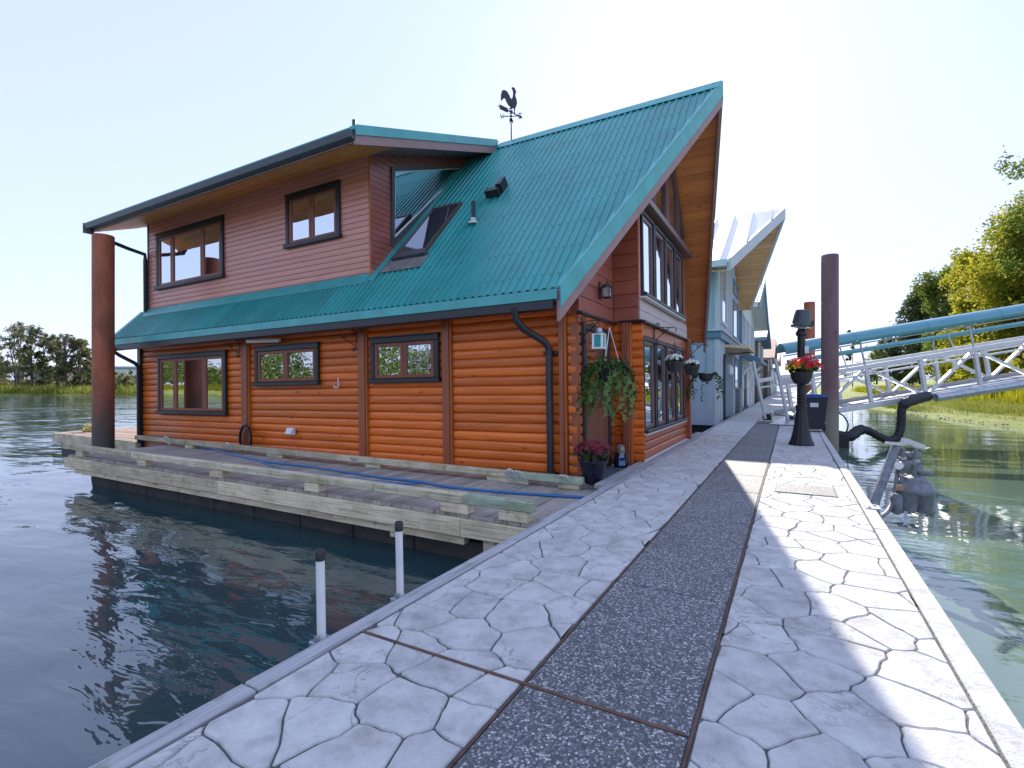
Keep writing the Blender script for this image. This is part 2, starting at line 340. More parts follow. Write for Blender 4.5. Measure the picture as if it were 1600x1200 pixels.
sx = t.n('ShaderNodeSeparateXYZ'); t.l(tc.outputs['Object'], sx.inputs[0]); mr = t.n('ShaderNodeMapRange'); mr.inputs['From Min'].default_value = 1.5; mr.inputs['From Max'].default_value = -1.5; mr.inputs['To Min'].default_value = .35; mr.inputs['To Max'].default_value = 1; t.l(sx.outputs[0], mr.inputs[0])
mx2 = t.n('ShaderNodeMapRange'); mx2.inputs['From Min'].default_value = -6; mx2.inputs['From Max'].default_value = -40; mx2.inputs['To Min'].default_value = 1; mx2.inputs['To Max'].default_value = 2.4; t.l(sx.outputs[0], mx2.inputs[0])
calm = t.ramp(t.noise(tc.outputs['Object'], .22, 3, .5), [(.35,(.35,)*3),(.65,(1.25,)*3)]); h = t.math('MULTIPLY', t.math('MULTIPLY', calm, t.math('ADD', n1, t.math('MULTIPLY', n2, .17))), t.math('MULTIPLY', mr.outputs[0], mx2.outputs[0])); t.bump(h, .5, .10)
mu = t.noise(tc.outputs['Object'], .12, 4, .6); wcol = t.ramp(mu, [(.35,(.020,.052,.062)),(.7,(.034,.075,.078))])
mg = t.n('ShaderNodeMapRange'); mg.inputs['From Min'].default_value = -.5; mg.inputs['From Max'].default_value = 1.5; t.l(sx.outputs[0], mg.inputs[0])
t.col(t.mix(wcol, (.12,.18,.13), mg.outputs[0])); M['water'] = m  # murky water with sky reflection put into its colour: bluer left, paler right
m = mat('bank_soil', (.16,.14,.06), .95); t = NT(m); v = t.coords((1,1,1), False); a = t.noise(v, .5, 5, .65); b = t.noise(v, 9, 5, .7)
col = t.ramp(a, [(.3,(.13,.17,.03)),(.55,(.23,.26,.05)),(.75,(.32,.31,.10))]); t.col(t.mix(col, (.32,.29,.18), t.ramp(b, [(.6,(0,0,0)),(.8,(.5,.5,.5))]))); t.bump(b, .8, .08); M['soil'] = m

# ================================================================ SETTING
WZ = -.6
def ground(name, poly_rows, matl):            # rows of points, joined as a strip surface
    mb = MB(); n = len(poly_rows[0])
    vs = [p for r in poly_rows for p in r]; fs = [(i*n+k, i*n+k+1, (i+1)*n+k+1, (i+1)*n+k) for i in range(len(poly_rows)-1) for k in range(n-1)]
    mb.add(vs, fs); return struct(name, mb, matl, fix=False)
g = 1500
struct('water', MB().add([(-g,-g,WZ),(g,-g,WZ),(g,g,WZ),(-g,g,WZ)], [(0,1,2,3)]), M['water'], fix=False)
# river bed sheet
struct('river_bed', MB().add([(-g*2,-g*2,-3),(g*2,-g*2,-3),(g*2,g*2,-3),(-g*2,g*2,-3)], [(0,1,2,3)]), M['soil'], fix=False)
# right bank, with its reed field and dyke
shore = [(14,-60),(13,-20),(12,0),(11,12),(9.3,21),(8.2,26),(6.6,33),(5.2,42),(4.4,55),(4,75),(3.5,110),(3,200),(3,700)]
def sh(pt, d, z):
    return (pt[0]+d, pt[1]+d*.12, z)
rows = [[sh(p,d,z+ (.12*math.sin(p[1]*1.7+d*2.1) if 0 < d < 40 else 0)) for p in shore] for d, z in ((-3,-2.2),(0,WZ),(.8,-.36),(2.2,-.14),(5,.0),(12,.15),(20,.4),(26,2.2),(32,2.4),(60,1.6),(900,2))]
ground('right_bank', rows, M['soil'])
# far bank across the river (left), running parallel to the picture
def lb(u, d, z): p = at_d(u, 600, d); return (p.x, p.y, z)
us = list(range(-2600, 901, 100))
rows = [[lb(u, d+3*math.sin(u*.013)+1.5*math.sin(u*.041), z) for u in us] for d, z in ((74,-1.6),(80,WZ),(82,-.2),(90,.25),(120,.6),(400,1),(1500,2))]
ground('far_bank', rows, M['soil'])
# bank across the water behind the camera (seen in the windows)
rows = [[(x, -38-d+2*math.sin(x*.11), z) for x in range(-260, 12, 8)] for d, z in ((-3,-1.6),(0,WZ),(2,-.2),(8,.3),(20,.6),(300,2))]
ground('near_bank', rows, M['soil'])
# hills on the horizon
mb = MB(); hv = []; hf = []
for i, u in enumerate(range(-3000, 2600, 50)):
    hgt = 24+14*math.sin(u*.004+1)+6*math.sin(u*.017); p = at_d(u, 600, 1500); q = at_d(u, 600, 2100); hv += [(p.x,p.y,-3),(q.x,q.y,hgt)]
    if i: hf.append((2*i-2,2*i,2*i+1,2*i-1))
struct('hills', mb.add(hv, hf), noisy('hill_forest', (.10,.14,.17), 1, .02, .2, bump=0), fix=False)

# ---------------------------------------------------------------- the dock
DL, DR, SL, SR = -1.84, .68, -.90, -.285
mb = MB(); mb.box(DL+.10, DR-.105, -14, 110, -.30, -.009); dock = struct('dock', mb, M['mortar'])
mb = MB(); mb.box(DL+.05, DR-.05, -14, 110, -.62, -.301); o = part('dock_float', mb, M['slab'], dock)
J = [-12.0]+[-9.6+1.15*i for i in range(9)]+[1.72,2.87,4.0,4.57,5.9,7.0,8.2,9.35,10.5,11.65,12.8,13.95,15.1,16.25]
agg = None
for a, b in zip(J, J[1:]):
    if b < .2: continue
    part('aggregate_slab', MB().box(SL+.009, SR-.009, max(a,-1)+.006, b-.006, -.06, .001, .005), M['agg'], dock)
for x in (SL, SR): part('steel_strip', MB().box(x-.0055, x+.0055, -14, 16.25, -.05, -.002), noisy('strip_rust', (.10,.06,.045), .8, 12, .4), dock)
part('steel_strip', MB().box(DL+.1, SR-.02, 1.713, 1.727, -.05, .0045), noisy('strip_rust_across', (.13,.075,.055), .8, 12, .4), dock)
for y0, y1 in ((-14,-2.5),(-2.5,1.2),(1.2,4.9),(4.9,8.6),(8.6,12.3),(12.3,16),(16,60),(60,110)):
    part('edge_board', MB().box(DL, DL+.088, y0+.003, y1-.003, -.2, .006, .006), M['curb'], dock)
    part('edge_beam', MB().box(DR-.10, DR, y0+.003, y1-.003, -.2, .006, .008), M['slab'], dock)
# flagstones stamped in the concrete: each one a piece with its own edge
def clip(poly, a, b, c):                      # keep a*x+b*y<=c
    out = []
    for i in range(len(poly)):
        p, q = poly[i], poly[(i+1)%len(poly)]; fp = a*p[0]+b*p[1]-c; fq = a*q[0]+b*q[1]-c
        if fp <= 0: out.append(p)
        if fp*fq < 0: s = fp/(fp-fq); out.append((p[0]+s*(q[0]-p[0]), p[1]+s*(q[1]-p[1])))
    return out
def inset(poly, d):
    n = len(poly); out = []
    for i in range(n):
        a, b, c = poly[i-1], poly[i], poly[(i+1)%n]
        e1 = Vector((b[0]-a[0],b[1]-a[1])); e2 = Vector((c[0]-b[0],c[1]-b[1]))
        if e1.length < 1e-6 or e2.length < 1e-6: out.append(b); continue
        n1 = Vector((-e1.y,e1.x)).normalized(); n2 = Vector((-e2.y,e2.x)).normalized(); k = n1+n2; k = k/max(.35,k.dot(n1)) if k.length > 1e-6 else n1
        out.append((b[0]+k.x*d, b[1]+k.y*d))
    return out
def flag_side(x0, x1, y0, y1, pitch, holes=()):
    pts = []; j = 0; y = y0-pitch
    while y < y1+pitch:
        nx = 4; off = (j%2)*.5
        for i in range(-1, nx+1):
            pts.append((x0+(i+off+.25)*(x1-x0)/3.05+random.uniform(-.11,.11), y+random.uniform(-.115,.115)))
        y += pitch; j += 1
    for p in pts:
        poly = [(x0,y0),(x1,y0),(x1,y1),(x0,y1)]
        for q in pts:
            if q is p or abs(q[1]-p[1]) > 1.6: continue
            a, b = q[0]-p[0], q[1]-p[1]; poly = clip(poly, a, b, (q[0]**2+q[1]**2-p[0]**2-p[1]**2)/2)
            if len(poly) < 3: break
        if len(poly) < 3: continue
        # wavy edges, rounded corners
        pl = [v for i, v in enumerate(poly) if (Vector(v)-Vector(poly[i-1])).length > .018]
        if len(pl) < 3: continue
        def wob(v):
            k = max(0, min(1, min(v[0]-x0, x1-v[0])/.07)); return (v[0]+k*(.007*math.sin(31*v[0]+17*v[1]+3)+.004*math.sin(71*v[1]-43*v[0])), v[1]+k*(.007*math.sin(27*v[1]-19*v[0]+1)+.004*math.sin(83*v[0]+37*v[1])))
        q2 = []
        for i in range(len(pl)):
            a, b = Vector(pl[i]), Vector(pl[(i+1)%len(pl)]); q2 += [wob(a.lerp(b,k)[:]) for k in (.04,.28,.5,.72,.96)]
        inn = inset(q2, random.uniform(.0028,.0042)); inn = [(v[0]+random.uniform(-.0012,.0012), v[1]+random.uniform(-.0012,.0012)) for v in inn]
        inn = [(min(max(v[0],x0+.002),x1-.002), v[1]) for v in inn]
        ar = sum(inn[i-1][0]*inn[i][1]-inn[i][0]*inn[i-1][1] for i in range(len(inn)))/2
        if ar < .0015: continue
        top = inset(inn, .004); h = random.uniform(-.0012,.001); n = len(inn)
        cx = sum(v[0] for v in inn)/n; cy = sum(v[1] for v in inn)/n
        if any(hx0-.02 < cx < hx1+.02 and hy0-.02 < cy < hy1+.02 for hx0,hx1,hy0,hy1 in holes): continue
        vs = [(*v,-.04) for v in inn]+[(*v,-.006) for v in inn]+[(*v,h) for v in top]
        fs = [(i,(i+1)%n,n+(i+1)%n,n+i) for i in range(n)]+[(n+i,n+(i+1)%n,2*n+(i+1)%n,2*n+i) for i in range(n)]+[tuple(range(2*n,3*n))]
        part('flagstone', MB().add(vs, fs), M['concrete'], dock, fix=False, ang=25)
HX0,HX1,HY0,HY1 = -.15,.41,6.07,6.60
flag_side(DL+.098, SL-.008, .3, 12.2, .275)
flag_side(SR+.008, DR-.108, .9, 12.2, .275)
y = 12.21
while y < 100:
    L = 2.4 if y < 40 else 10
    part('concrete_slab', MB().box(DL+.098, SL-.008, y+.006, y+L-.006, -.05, 0, .004), M['slab'], dock)
    if y < 16: part('concrete_slab', MB().box(SR+.008, DR-.108, y+.006, y+L-.006, -.05, 0, .004), M['slab'], dock)
    if y >= 15.8: part('concrete_slab', MB().box(SL+.008 if y > 16.5 else SR+.008, DR-.108, y+.46, y+L+.44, -.05, 0, .004), M['slab'], dock)
    y += L
hat = single('inspection_hatch', MB().box(HX0,HX1,HY0,HY1,0,.009,.003), M['agg'], (.13,6.33,0), 'rectangular speckled stone inset in the sunlit flagstones right of the dark strip', 'hatch cover')
b = MB(); b.box(HX0-.014,HX0-.002,HY0,HY1+.012,0,.006); b.box(HX0,HX1+.012,HY1+.002,HY1+.012,0,.006); b.box(HX1+.002,HX1+.012,HY0,HY1,0,.006); part('hatch_rim', b, M['iron'], hat)
# two white tube posts at the dock edge
t0 = thing('edge_post', (-1.875,1.60,-.02), 'white tube post with black cap at dock edge, the nearer of the pair', 'post', 'white posts along the dock edge')
part('tube', MB().tube([(-1.875,1.60,-.03),(-1.885,1.60,.355)], .020, 14), M['pvc'], t0); part('cap', MB().lathe([(.023,.345),(.024,.385),(.019,.395)], 14, (-1.885,1.60,0)), M['plastic'], t0)
part('bracket', MB().box(-1.91,-1.842,1.555,1.645,-.035,-.012,.004).tube([(-1.86,1.56,-.012),(-1.86,1.56,.02)],.012,8), M['steel'], t0)
t1 = copy_tree(t0); t1.location = (-1.875,2.13,-.02); t1['label'] = 'white tube post with black cap at dock edge, the farther one near the moored deck'
# steel hinge plate on the sunny edge
single('hinge_plate', MB().box(.60,.72,5.62,5.80,.006,.016,.003).tube([(.63,5.66,.016),(.63,5.66,.028)],.014,6).tube([(.68,5.75,.016),(.68,5.75,.028)],.014,6), M['steel'], (.66,5.71,0), 'small bolted steel plate on the sunlit dock edge beside the grey meter pipe', 'plate')

# ---------------------------------------------------------------- the moored deck along the house
deck = thing('mooring_deck', (-6,4.9,-.1), 'weathered grey plank deck with mossy beams along the log house', 'deck')
x = -1.86; k = 0
while x > -11.1:
    w = random.uniform(.135,.143); y1 = 5.98+random.uniform(-.005,.005)
    yb = max(4.06, 4.06+0) ; ye = y1 if x > -2.3 else 7.0
    part('deck_plank', MB().box(x-w+.006, x, 4.03+random.uniform(-.012,.012), 6.3 if x < -2.5 else 5.78, -.138, -.10+random.uniform(-.003,.003), .004), M['plank'], deck); x -= w
x = -1.90
for L in (.87, 3.9, 3.6, .95):
    part('face_beam', MB().box(x-L+.004, x, 3.985, 4.055, -.31, -.140, .006), M['timber_x'], deck); x -= L
x = -2.75
for L in (2.9, 2.9, 2.4): part('lower_beam', MB().box(x-L+.004, x, 4.03, 4.13, -.40, -.315, .006), M['timber_x'], deck); x -= L
for x in (-2.45, -2.2, -3.6): part('lower_beam', MB().box(x-.08, x+.05, 4.02, 5.9, -.45, -.315, .005), M['timber'], deck)
b = MB()
for i in range(9): b.box(-10.7+i*.9, -10.7+i*.9+.885, 4.2, 6.2, -.9, -.41, .01)
part('float', b, noisy('float_grey', (.05,.045,.04), .8, 5, .4, 0, .3), deck)
x = -2.01
for L, mm in ((.74,'timber_g'), (3.1,'timber'), (3.1,'timber'), (2.4,'timber')):
    part('bull_rail', MB().box(x-L+.003, x, 4.00, 4.105, .002, .092, .008), M[mm], deck); x -= L
for x0, x1 in ((-2.36,-2.06),(-3.02,-2.70),(-5.0,-4.76),(-6.9,-6.6),(-8.8,-8.55),(-10.85,-10.6)):
    part('rail_block', MB().box(x0, x1, 4.012, 4.12, -.099, .001, .006), M['timber_x'], deck)
x = -2.14
for L, mm in ((.95,'timber_g'), (3.1,'timber'), (3.3,'timber'), (2.8,'timber')):
    part('wall_rail', MB().box(x-L+.003, x, 5.56, 5.655, -.035, .05, .007), M[mm], deck); x -= L
for x0, x1 in ((-2.45,-2.18),(-3.45,-2.85),(-5.6,-5.3),(-7.9,-7.5),(-10.4,-10.1)):
    part('rail_block', MB().box(x0, x1, 5.575, 5.67, -.099, -.036, .005), M['timber'], deck)
# entry landing beside the dock
part('landing', MB().box(-2.34,-1.86,5.80,12.6,-.16,-.045,.006), M['slab'], deck)
part('landing_curb', MB().box(-1.965,-1.85,5.5,12.6,-.044,.012,.006), M['curb'], deck)
single('door_mat', MB().box(-2.30,-1.985,5.98,6.98,-.044,-.030,.004), M['mat_grey'], (-2.14,6.4,-.044), 'dark blue grey door mat on the landing below the wooden door', 'door mat')
# platform at the far end of the house, behind the pile
pf = thing('float_platform', (-15,7.4,-.2), 'low reddish plank float platform behind the rusty pile at left', 'platform')
y = 6.0
while y < 8.9:
    part('deck_plank', MB().box(-17.4,-13.1, y, y+.185, -.2, -.155+random.uniform(-.004,.004), .005), M['plank_red'], pf); y += .192
part('face_beam', MB().box(-17.4,-13.1,5.95,5.998,-.40,-.165,.005), M['timber'], pf); part('face_beam', MB().box(-17.45,-17.401,5.95,8.95,-.40,-.165,.005), M['timber'], pf); part('float', MB().box(-17.2,-13.2,6.05,8.8,-.9,-.41,.01), M['rubber'], pf)
b = MB()
for k in range(5): b.tube([(-16.75+.16*math.cos(a*.7+k), 6.5+.12*math.sin(a*.7+k), -.13+.03*k+.03*math.sin(a)) for a in range(10)], .022, 6)
single('rope_pile', b, noisy('rope_yellow', (.46,.40,.12), .85, 40, .3, 0, .4), (-16.75,6.5,-.155), 'small heap of yellow rope on corner of the reddish float platform', 'rope')
# piles
def pile(x, y, r, top, mm, label):
    b = MB(); n = 24; b.lathe([(r,-2.6),(r,top-.02),(r-.012,top),(r-.03,top-.05)], n, (x,y,0))
    for zz_ in (.9, top*.55): b.lathe([(r,zz_-.012),(r+.004,zz_-.004),(r+.004,zz_+.004),(r,zz_+.012)], n, (x,y,0))
    return single('mooring_pile', b, M[mm], (x,y,WZ), label, 'pile', 'steel mooring piles', ang=50)
pile(-12.45,5.07,.19,4.22,'rust','tall rust red steel pile at the far left end of the log house')
pile(.89,15.6,.20,4.52,'rust2','tall purple brown steel pile beside the lamp post and gangway')
pile(.62,22.6,.19,4.3,'rust','rusty steel pile standing behind the lamp post, mostly hidden')

# ================================================================ THE LOG HOUSE
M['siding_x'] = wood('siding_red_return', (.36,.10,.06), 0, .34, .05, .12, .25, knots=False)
E0, SLP = 5.56, 1.06                          # eave line, main slope
def zr(y): return 2.35+SLP*(y-5.6)
YR = 9.315; ZR = zr(YR)
XT, XP, XT2 = -2.39, -.95, -1.80
YE2 = 2*YR-E0
def xr(y): return XT+(XP-XT)*(y-E0)/(YR-E0) if y <= YR else XP+(XT2-XP)*(y-YR)/(YE2-YR)
XL = -13.0; XD = -6.05; YU = 6.2; YD = 5.25; XDR = -5.36
def zd(y): return 4.86+.37*(y-YD)              # dormer roof
house = thing('log_house', (-7.5,9.3,-.1), 'orange log floating house with teal metal roof and pointed gable', 'floating house', lean=True)
hp = lambda n, mb, m, par=None, **k: part(n, mb, M[m] if isinstance(m,str) else m, par or house, **k)
# --- ground floor side wall: core, posts, log courses
wall = hp('side_wall', MB().box(XL,-2.36,6.03,6.13,-.25,2.55), 'post')
NC = 18; ZT = 2.30; CH = ZT/NC
LP = [(0,.002),(.012,.004),(.024,.014),(.030,.034),(.031,.064),(.030,.096),(.024,.114),(.010,.1245),(0,.1265)]
def log_mesh(L, along):                        # D-shaped board, length L along x or y, outward -y or +x
    k = CH/.1285
    b = MB()
    if along == 'x': poly = [(0,-n,z*k) for n, z in LP]; b.prism(poly, (L,0,0))
    else: poly = [(n,0,z*k) for n, z in LP]; b.prism(poly, (0,L,0))
    return b
LM = {}
def logs(parent, along, a0, a1, plane, z0, n, mm):
    key = (along, round(a1-a0,3), mm)
    if key not in LM: LM[key] = log_mesh(a1-a0, along).mesh('log_board', M[mm])
    for i in range(n):
        o = bpy.data.objects.new('log_board', LM[key]); COL.objects.link(o); o.parent = parent; bb = BASE[parent.name]
        p = (a0, plane, z0+i*CH) if along == 'x' else (plane, a0, z0+i*CH)
        o.location = (p[0]-bb[0], p[1]-bb[1]+ (random.uniform(-.004,.004) if along=='x' else 0), p[2]-bb[2])
PX_ = [(-9.17,-8.95),(-6.11,-5.925),(-4.44,-4.27)]
segs = [(XL+.12,-9.17),(-8.95,-6.11),(-5.925,-4.44),(-4.27,-2.60)]
for a, c in segs: logs(wall, 'x', a+.003, c-.003, 6.03, 0, NC, 'log')
logs(wall, 'x', -2.475, -2.36, 6.03, 0, NC, 'log')
for a, c in PX_+[(-2.60,-2.485)]:
    hp('wall_post', MB().box(a+.02,c-.03,5.93,6.03,-.05,2.32,.008), 'post', wall)
    hp('post_trim', MB().box(c-.028,c-.002,5.955,6.03,-.05,2.32,.004), 'trim_wood', wall)
hp('corner_board', MB().box(XL-.02,XL+.115,5.955,6.05,-.2,2.28,.006), 'black', wall)
hp('end_wall', MB().box(XL-.01,XL+.03,6.06,12.6,-.25,2.2), 'siding_y'); hp('end_wall', MB().box(XL-.01,XL+.03,6.32,12.3,2.205,4.6), 'siding_y'); 
# --- window maker
def window(parent, tf, s0, s1, z0, z1, cuts, tw=.085, glass='glass', sash='sash', trim='black', lab=None, sash_w=.055):
    w = MB(tf); p = .05
    w.box(s0,s1,0,p,z1-tw,z1,.006); w.box(s0,s0+tw,0,p,z0+.07,z1-tw,.006); w.box(s1-tw,s1,0,p,z0+.07,z1-tw,.006)
    f = hp('window', w, trim, parent, label=lab)
    hp('sill', MB(tf).box(s0-.03,s1+.03,0,p+.035,z0,z0+.07,.008), trim, f)
    hp('head_drip', MB(tf).box(s0-.015,s1+.015,0,p+.018,z1,z1+.02,.004), trim, f)
    c = [s0+tw]+[s0+tw+(s1-s0-2*tw)*q for q in cuts]+[s1-tw]
    for a, b in zip(c, c[1:]):
        a += .004; b -= .004; za, zb = z0+.075, z1-tw-.004; sw = sash_w
        q = MB(tf); q.box(a,a+sw,.002,.036,za,zb,.006); q.box(b-sw,b,.002,.036,za,zb,.006); q.box(a+sw,b-sw,.002,.035,za,za+sw,.006); q.box(a+sw,b-sw,.002,.035,zb-sw,zb,.006)
        hp('sash', q, sash, f); hp('pane', MB(tf).box(a+sw-.004,b-sw+.004,.004,.012,za+sw-.004,zb-sw+.004), glass, f)
    return f
fy = lambda y: (lambda p: (p[0], y-p[1], p[2]))
lw = window(house, fy(5.985), -12.13,-9.66,.65,1.915, (.25,.72), glass='glass_low')
window(house, fy(5.985), -8.76,-7.035,1.21,1.93, (.5,), glass='glass_low')
w3 = window(house, fy(5.985), -5.835,-4.49,1.215,1.925, (.5,), glass='glass_low')
# leaded came pattern in the right sash
b = MB(); y0 = 5.967; A = M['steel']
for s, z0, z1 in ((-5.02,1.37,1.75),(-4.86,1.37,1.75),(-4.70,1.37,1.75)): b.box(s-.003,s+.003,y0-.004,y0,z0,z1)
for z in (1.42,1.55,1.68): b.box(-5.07,-4.66,y0-.004,y0,z-.003,z+.003)
b.tube([(-4.865+.07*math.cos(a*math.pi/4), y0-.003, 1.55+.07*math.sin(a*math.pi/4)) for a in range(9)], .004, 5); b.tube([(-4.865+.1*math.cos(a*math.pi/2), y0-.003, 1.55+.1*math.sin(a*math.pi/2)) for a in range(5)], .003, 5)
hp('leading', b, A, w3)
# --- upper floor (dormer) wall
uw = hp('dormer_wall', MB().box(XL-.02,XD,YU+.012,YU+.1,2.7,zd(YU)-.12), 'siding')
z = 2.86; BH = .0985
bm_ = MB().prism([(0,0,0),(0,-.014,.002),(0,-.017,.010),(0,-.012,BH-.006),(0,0,BH-.002)], (XD-XL-.02,0,0)).mesh('siding_board', M['siding'])
while z < zd(YU)-.16:
    o = bpy.data.objects.new('siding_board', bm_); COL.objects.link(o); o.parent = uw; bb = BASE[uw.name]; o.location = (XL+.005-bb[0], YU+.012-bb[1], z-bb[2]); z += BH
hp('corner_board', MB().box(XD-.022,XD+.012,YU-.012,YU+.02,2.95,zd(YU)-.14,.004), 'trim_wood', uw)
hp('corner_board', MB().box(XL-.03,XL+.03,YU-.014,YU+.02,2.75,zd(YU)-.14,.004), 'black', uw)
window(house, fy(YU+.0), -12.60,-10.06,3.44,4.69, (.235,.72))
window(house, fy(YU+.0), -8.12,-6.72,3.735,4.705, (.48,))
b = MB(); 
# --- dormer side wall (faces the dock) with boards and triangle window
def yroof(z): return 5.6+(z-2.35)/SLP
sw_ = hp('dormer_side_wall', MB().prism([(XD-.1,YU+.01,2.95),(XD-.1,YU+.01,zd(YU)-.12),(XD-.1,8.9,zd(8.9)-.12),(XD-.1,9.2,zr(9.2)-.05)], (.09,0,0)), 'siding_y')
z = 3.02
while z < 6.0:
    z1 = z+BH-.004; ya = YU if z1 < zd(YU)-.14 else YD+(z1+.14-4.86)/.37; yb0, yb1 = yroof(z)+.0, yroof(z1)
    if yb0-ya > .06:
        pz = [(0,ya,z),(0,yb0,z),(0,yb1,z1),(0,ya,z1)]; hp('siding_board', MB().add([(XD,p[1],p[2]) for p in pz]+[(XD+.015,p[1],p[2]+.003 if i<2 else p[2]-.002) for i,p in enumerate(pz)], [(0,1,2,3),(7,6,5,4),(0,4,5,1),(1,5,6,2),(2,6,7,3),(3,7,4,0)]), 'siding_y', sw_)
    z += BH
tri = [(6.67,3.60),(6.69,4.99),(9.02,5.86)]
def ring(pts, w):
    c = inset(pts if sum((pts[i-1][0]*pts[i][1]-pts[i][0]*pts[i-1][1]) for i in range(len(pts))) > 0 else pts[::-1], w); return c
tp = tri[::-1]; ti = inset(tp, .075); tj = inset(tp, .105); b = MB(); n = 3
for A_, B_, o0, o1 in ((tp,ti,.016,.055),):
    for i in range(3):
        j = (i+1)%3; q = [A_[i],A_[j],B_[j],B_[i]]; b.prism([(XD+o0,*p) for p in q], (o1-o0,0,0))
tw = hp('window', b, 'gutter', label='triangular side window of the dormer')
b = MB()
for i in range(3): j = (i+1)%3; b.prism([(XD+.016,*p) for p in (ti[i],ti[j],tj[j],tj[i])], (.022,0,0))
hp('sash', b, 'white', tw); hp('pane', MB().prism([(XD+.018,*p) for p in tj], (.008,0,0)), 'glass', tw)
# --- main roof: corrugated panels, each one an object; cut at the slanting prow edge
PITCH = .115; RH = .021
def rib(x):
    u = (x/PITCH)%1.0; return RH*max(0,min(1,(.5-abs(u-.5)-.27)/.09))
nrm = Vector((0,-SLP,1)).normalized()
def roof_panel(x0, x1, left=True):
    b = MB(); xs = sorted(set([x0,x1]+[round(PITCH*(math.floor(x0/PITCH)+i+f),5) for i in range(-1,int((x1-x0)/PITCH)+3) for f in (.02,.27,.36,.64,.73) if x0 < PITCH*(math.floor(x0/PITCH)+i+f) < x1]))
    vs = []
    for x in xs:
        if left: ya = E0 if x <= XT else E0+(x-XT)/(XP-XT)*(YR-E0); ya = min(ya, YR-.005); yb = YR
        else: ya = YE2 if x <= XT2 else YR+(x-XP)/(XT2-XP)*(YE2-YR); ya = max(ya, YR+.005); yb = YR
        if left and x < XD-.02: yb = YU+.02
        h = rib(x)
        for y in (ya, yb):
            z = zr(y) if left else zr(2*YR-y); s = -1 if left else 1
            vs.append((x, y+s*SLP*.69*h*.7, z+h*.69))
    fs = [(2*i,2*i+2,2*i+3,2*i+1) for i in range(len(xs)-1)]
    b.add(vs, fs); off = len(vs)
    b.add([(v[0],v[1],v[2]-.006) for v in vs], [f[::-1] for f in fs]); return b
XLE = -13.25; edges = [XLE]+[-13.11+.92*i for i in range(1,14)]+[XP-.01]
for a, c in zip(edges, edges[1:]): hp('roof_panel', roof_panel(a+.001, c-.001), 'teal', fix=False, ang=25)
for a, c in zip(edges[:-1:2]+[edges[-2]], edges[2::2]+[edges[-1]]):
    if c-a > .1: hp('roof_panel', roof_panel(a, c, False), 'teal', fix=False)
# screws in rows
b = MB()
for y in np.arange(5.75, 9.2, .42):
    for i in range(-70, -8):
        x = PITCH*i+.5*PITCH
        if x > xr(y)-.15 or (x < XD+.1): continue
        if random.random() < .9: b.add(*sph((x, y-.012, zr(y)+.018), .0085, 5, 3))
hp('roof_screws', b, mat('screw_dark', (.01,.06,.08), .5), kind='stuff')
# roof deck, soffit boards, fascia, trims
TD = .20
b = MB(); b.prism([(XLE+.02,E0+.02,zr(E0)-TD),(XLE+.02,E0+.02,zr(E0)-.02),(XLE+.02,YU,zr(YU)-.02),(XLE+.02,YU,zr(YU)-TD)], (XD-XLE,0,0)); hp('roof_deck', b, 'fascia')
def slopedeck(side):
    f = (lambda y: y) if side < 0 else (lambda y: 2*YR-y); b = MB(); ys = (E0+.04, YR-.001)
    pts = []
    for y in ys:
        xx = xr(f(y))-.05
        for dz in (-TD,-.02): pts.append((xx,f(y),zr(y)+dz))
    for y in ys:
        for dz in (-TD,-.02): pts.append((XD-.2,f(y),zr(y)+dz))
    return b.add(pts, [(0,1,3,2),(4,6,7,5),(0,2,6,4),(1,5,7,3),(0,4,5,1),(2,3,7,6)])
hp('roof_deck', slopedeck(-1), 'fascia'); rd = hp('roof_deck', slopedeck(1), 'fascia')
y = E0+.06; NB = 0
while y < YR-.05:
    y1 = min(y+.105, YR-.02); f = lambda q: 2*YR-q; z0_, z1_ = zr(y)-TD-.012, zr(y1-.006)-TD-.012; b = MB()
    b.add([(-2.7,f(y),z0_),(xr(f(y))-.04,f(y),z0_),(xr(f(y1))-.04,f(y1-.006),z1_),(-2.7,f(y1-.006),z1_)]+[(-2.7,f(y),z0_+.014),(xr(f(y))-.04,f(y),z0_+.014),(xr(f(y1))-.04,f(y1-.006),z1_+.014),(-2.7,f(y1-.006),z1_+.014)], [(0,1,2,3),(7,6,5,4),(0,4,5,1),(1,5,6,2),(2,6,7,3),(3,7,4,0)])
    hp('soffit_board', b, 'cedar_red', rd); 
    b = MB(); g_ = lambda q: q
    if NB % 2 == 0:
        b.add([(-2.7,y,z0_),(xr(y)-.04,y,z0_),(xr(y1)-.04,y1,z1_),(-2.7,y1,z1_)]+[(-2.7,y,z0_+.014),(xr(y)-.04,y,z0_+.014),(xr(y1)-.04,y1,z1_+.014),(-2.7,y1,z1_+.014)], [(0,1,2,3),(7,6,5,4),(0,4,5,1),(1,5,6,2),(2,6,7,3),(3,7,4,0)]); hp('soffit_board', b, 'cedar_red', rd)
    y = y1; NB += 1
for p, q in (((XT,E0,zr(E0)),(XP,YR,ZR)), ((XP,YR,ZR),(XT2,YE2,zr(E0)))):
    s = 1
    e = (Vector(q)-Vector(p))
    mids = (0,.36,.37,.73,.735,1)
    for a_, b_ in ((0,.40),(.4,.78),(.78,1)):
        P_, Q_ = Vector(p)+e*a_, Vector(p)+e*b_
        hp('rake_trim', MB().vbar(P_,Q_,-.15,.022,.012+.004*a_,.034+.004*a_).vbar(P_,Q_,.006,.026,-.235,.012), 'teal_trim')
    hp('rake_board', MB().vbar(p,q,-.045,.004,-.40,-.01), 'fascia')
hp('ridge_cap', MB().prism([(XDR+.02,YR-.16,ZR-.13),(XDR+.02,YR,ZR+.05),(XDR+.02,YR+.16,ZR-.13),(XDR+.02,YR,ZR+.03)], (XP-XDR-.02,0,0)), 'teal_trim')
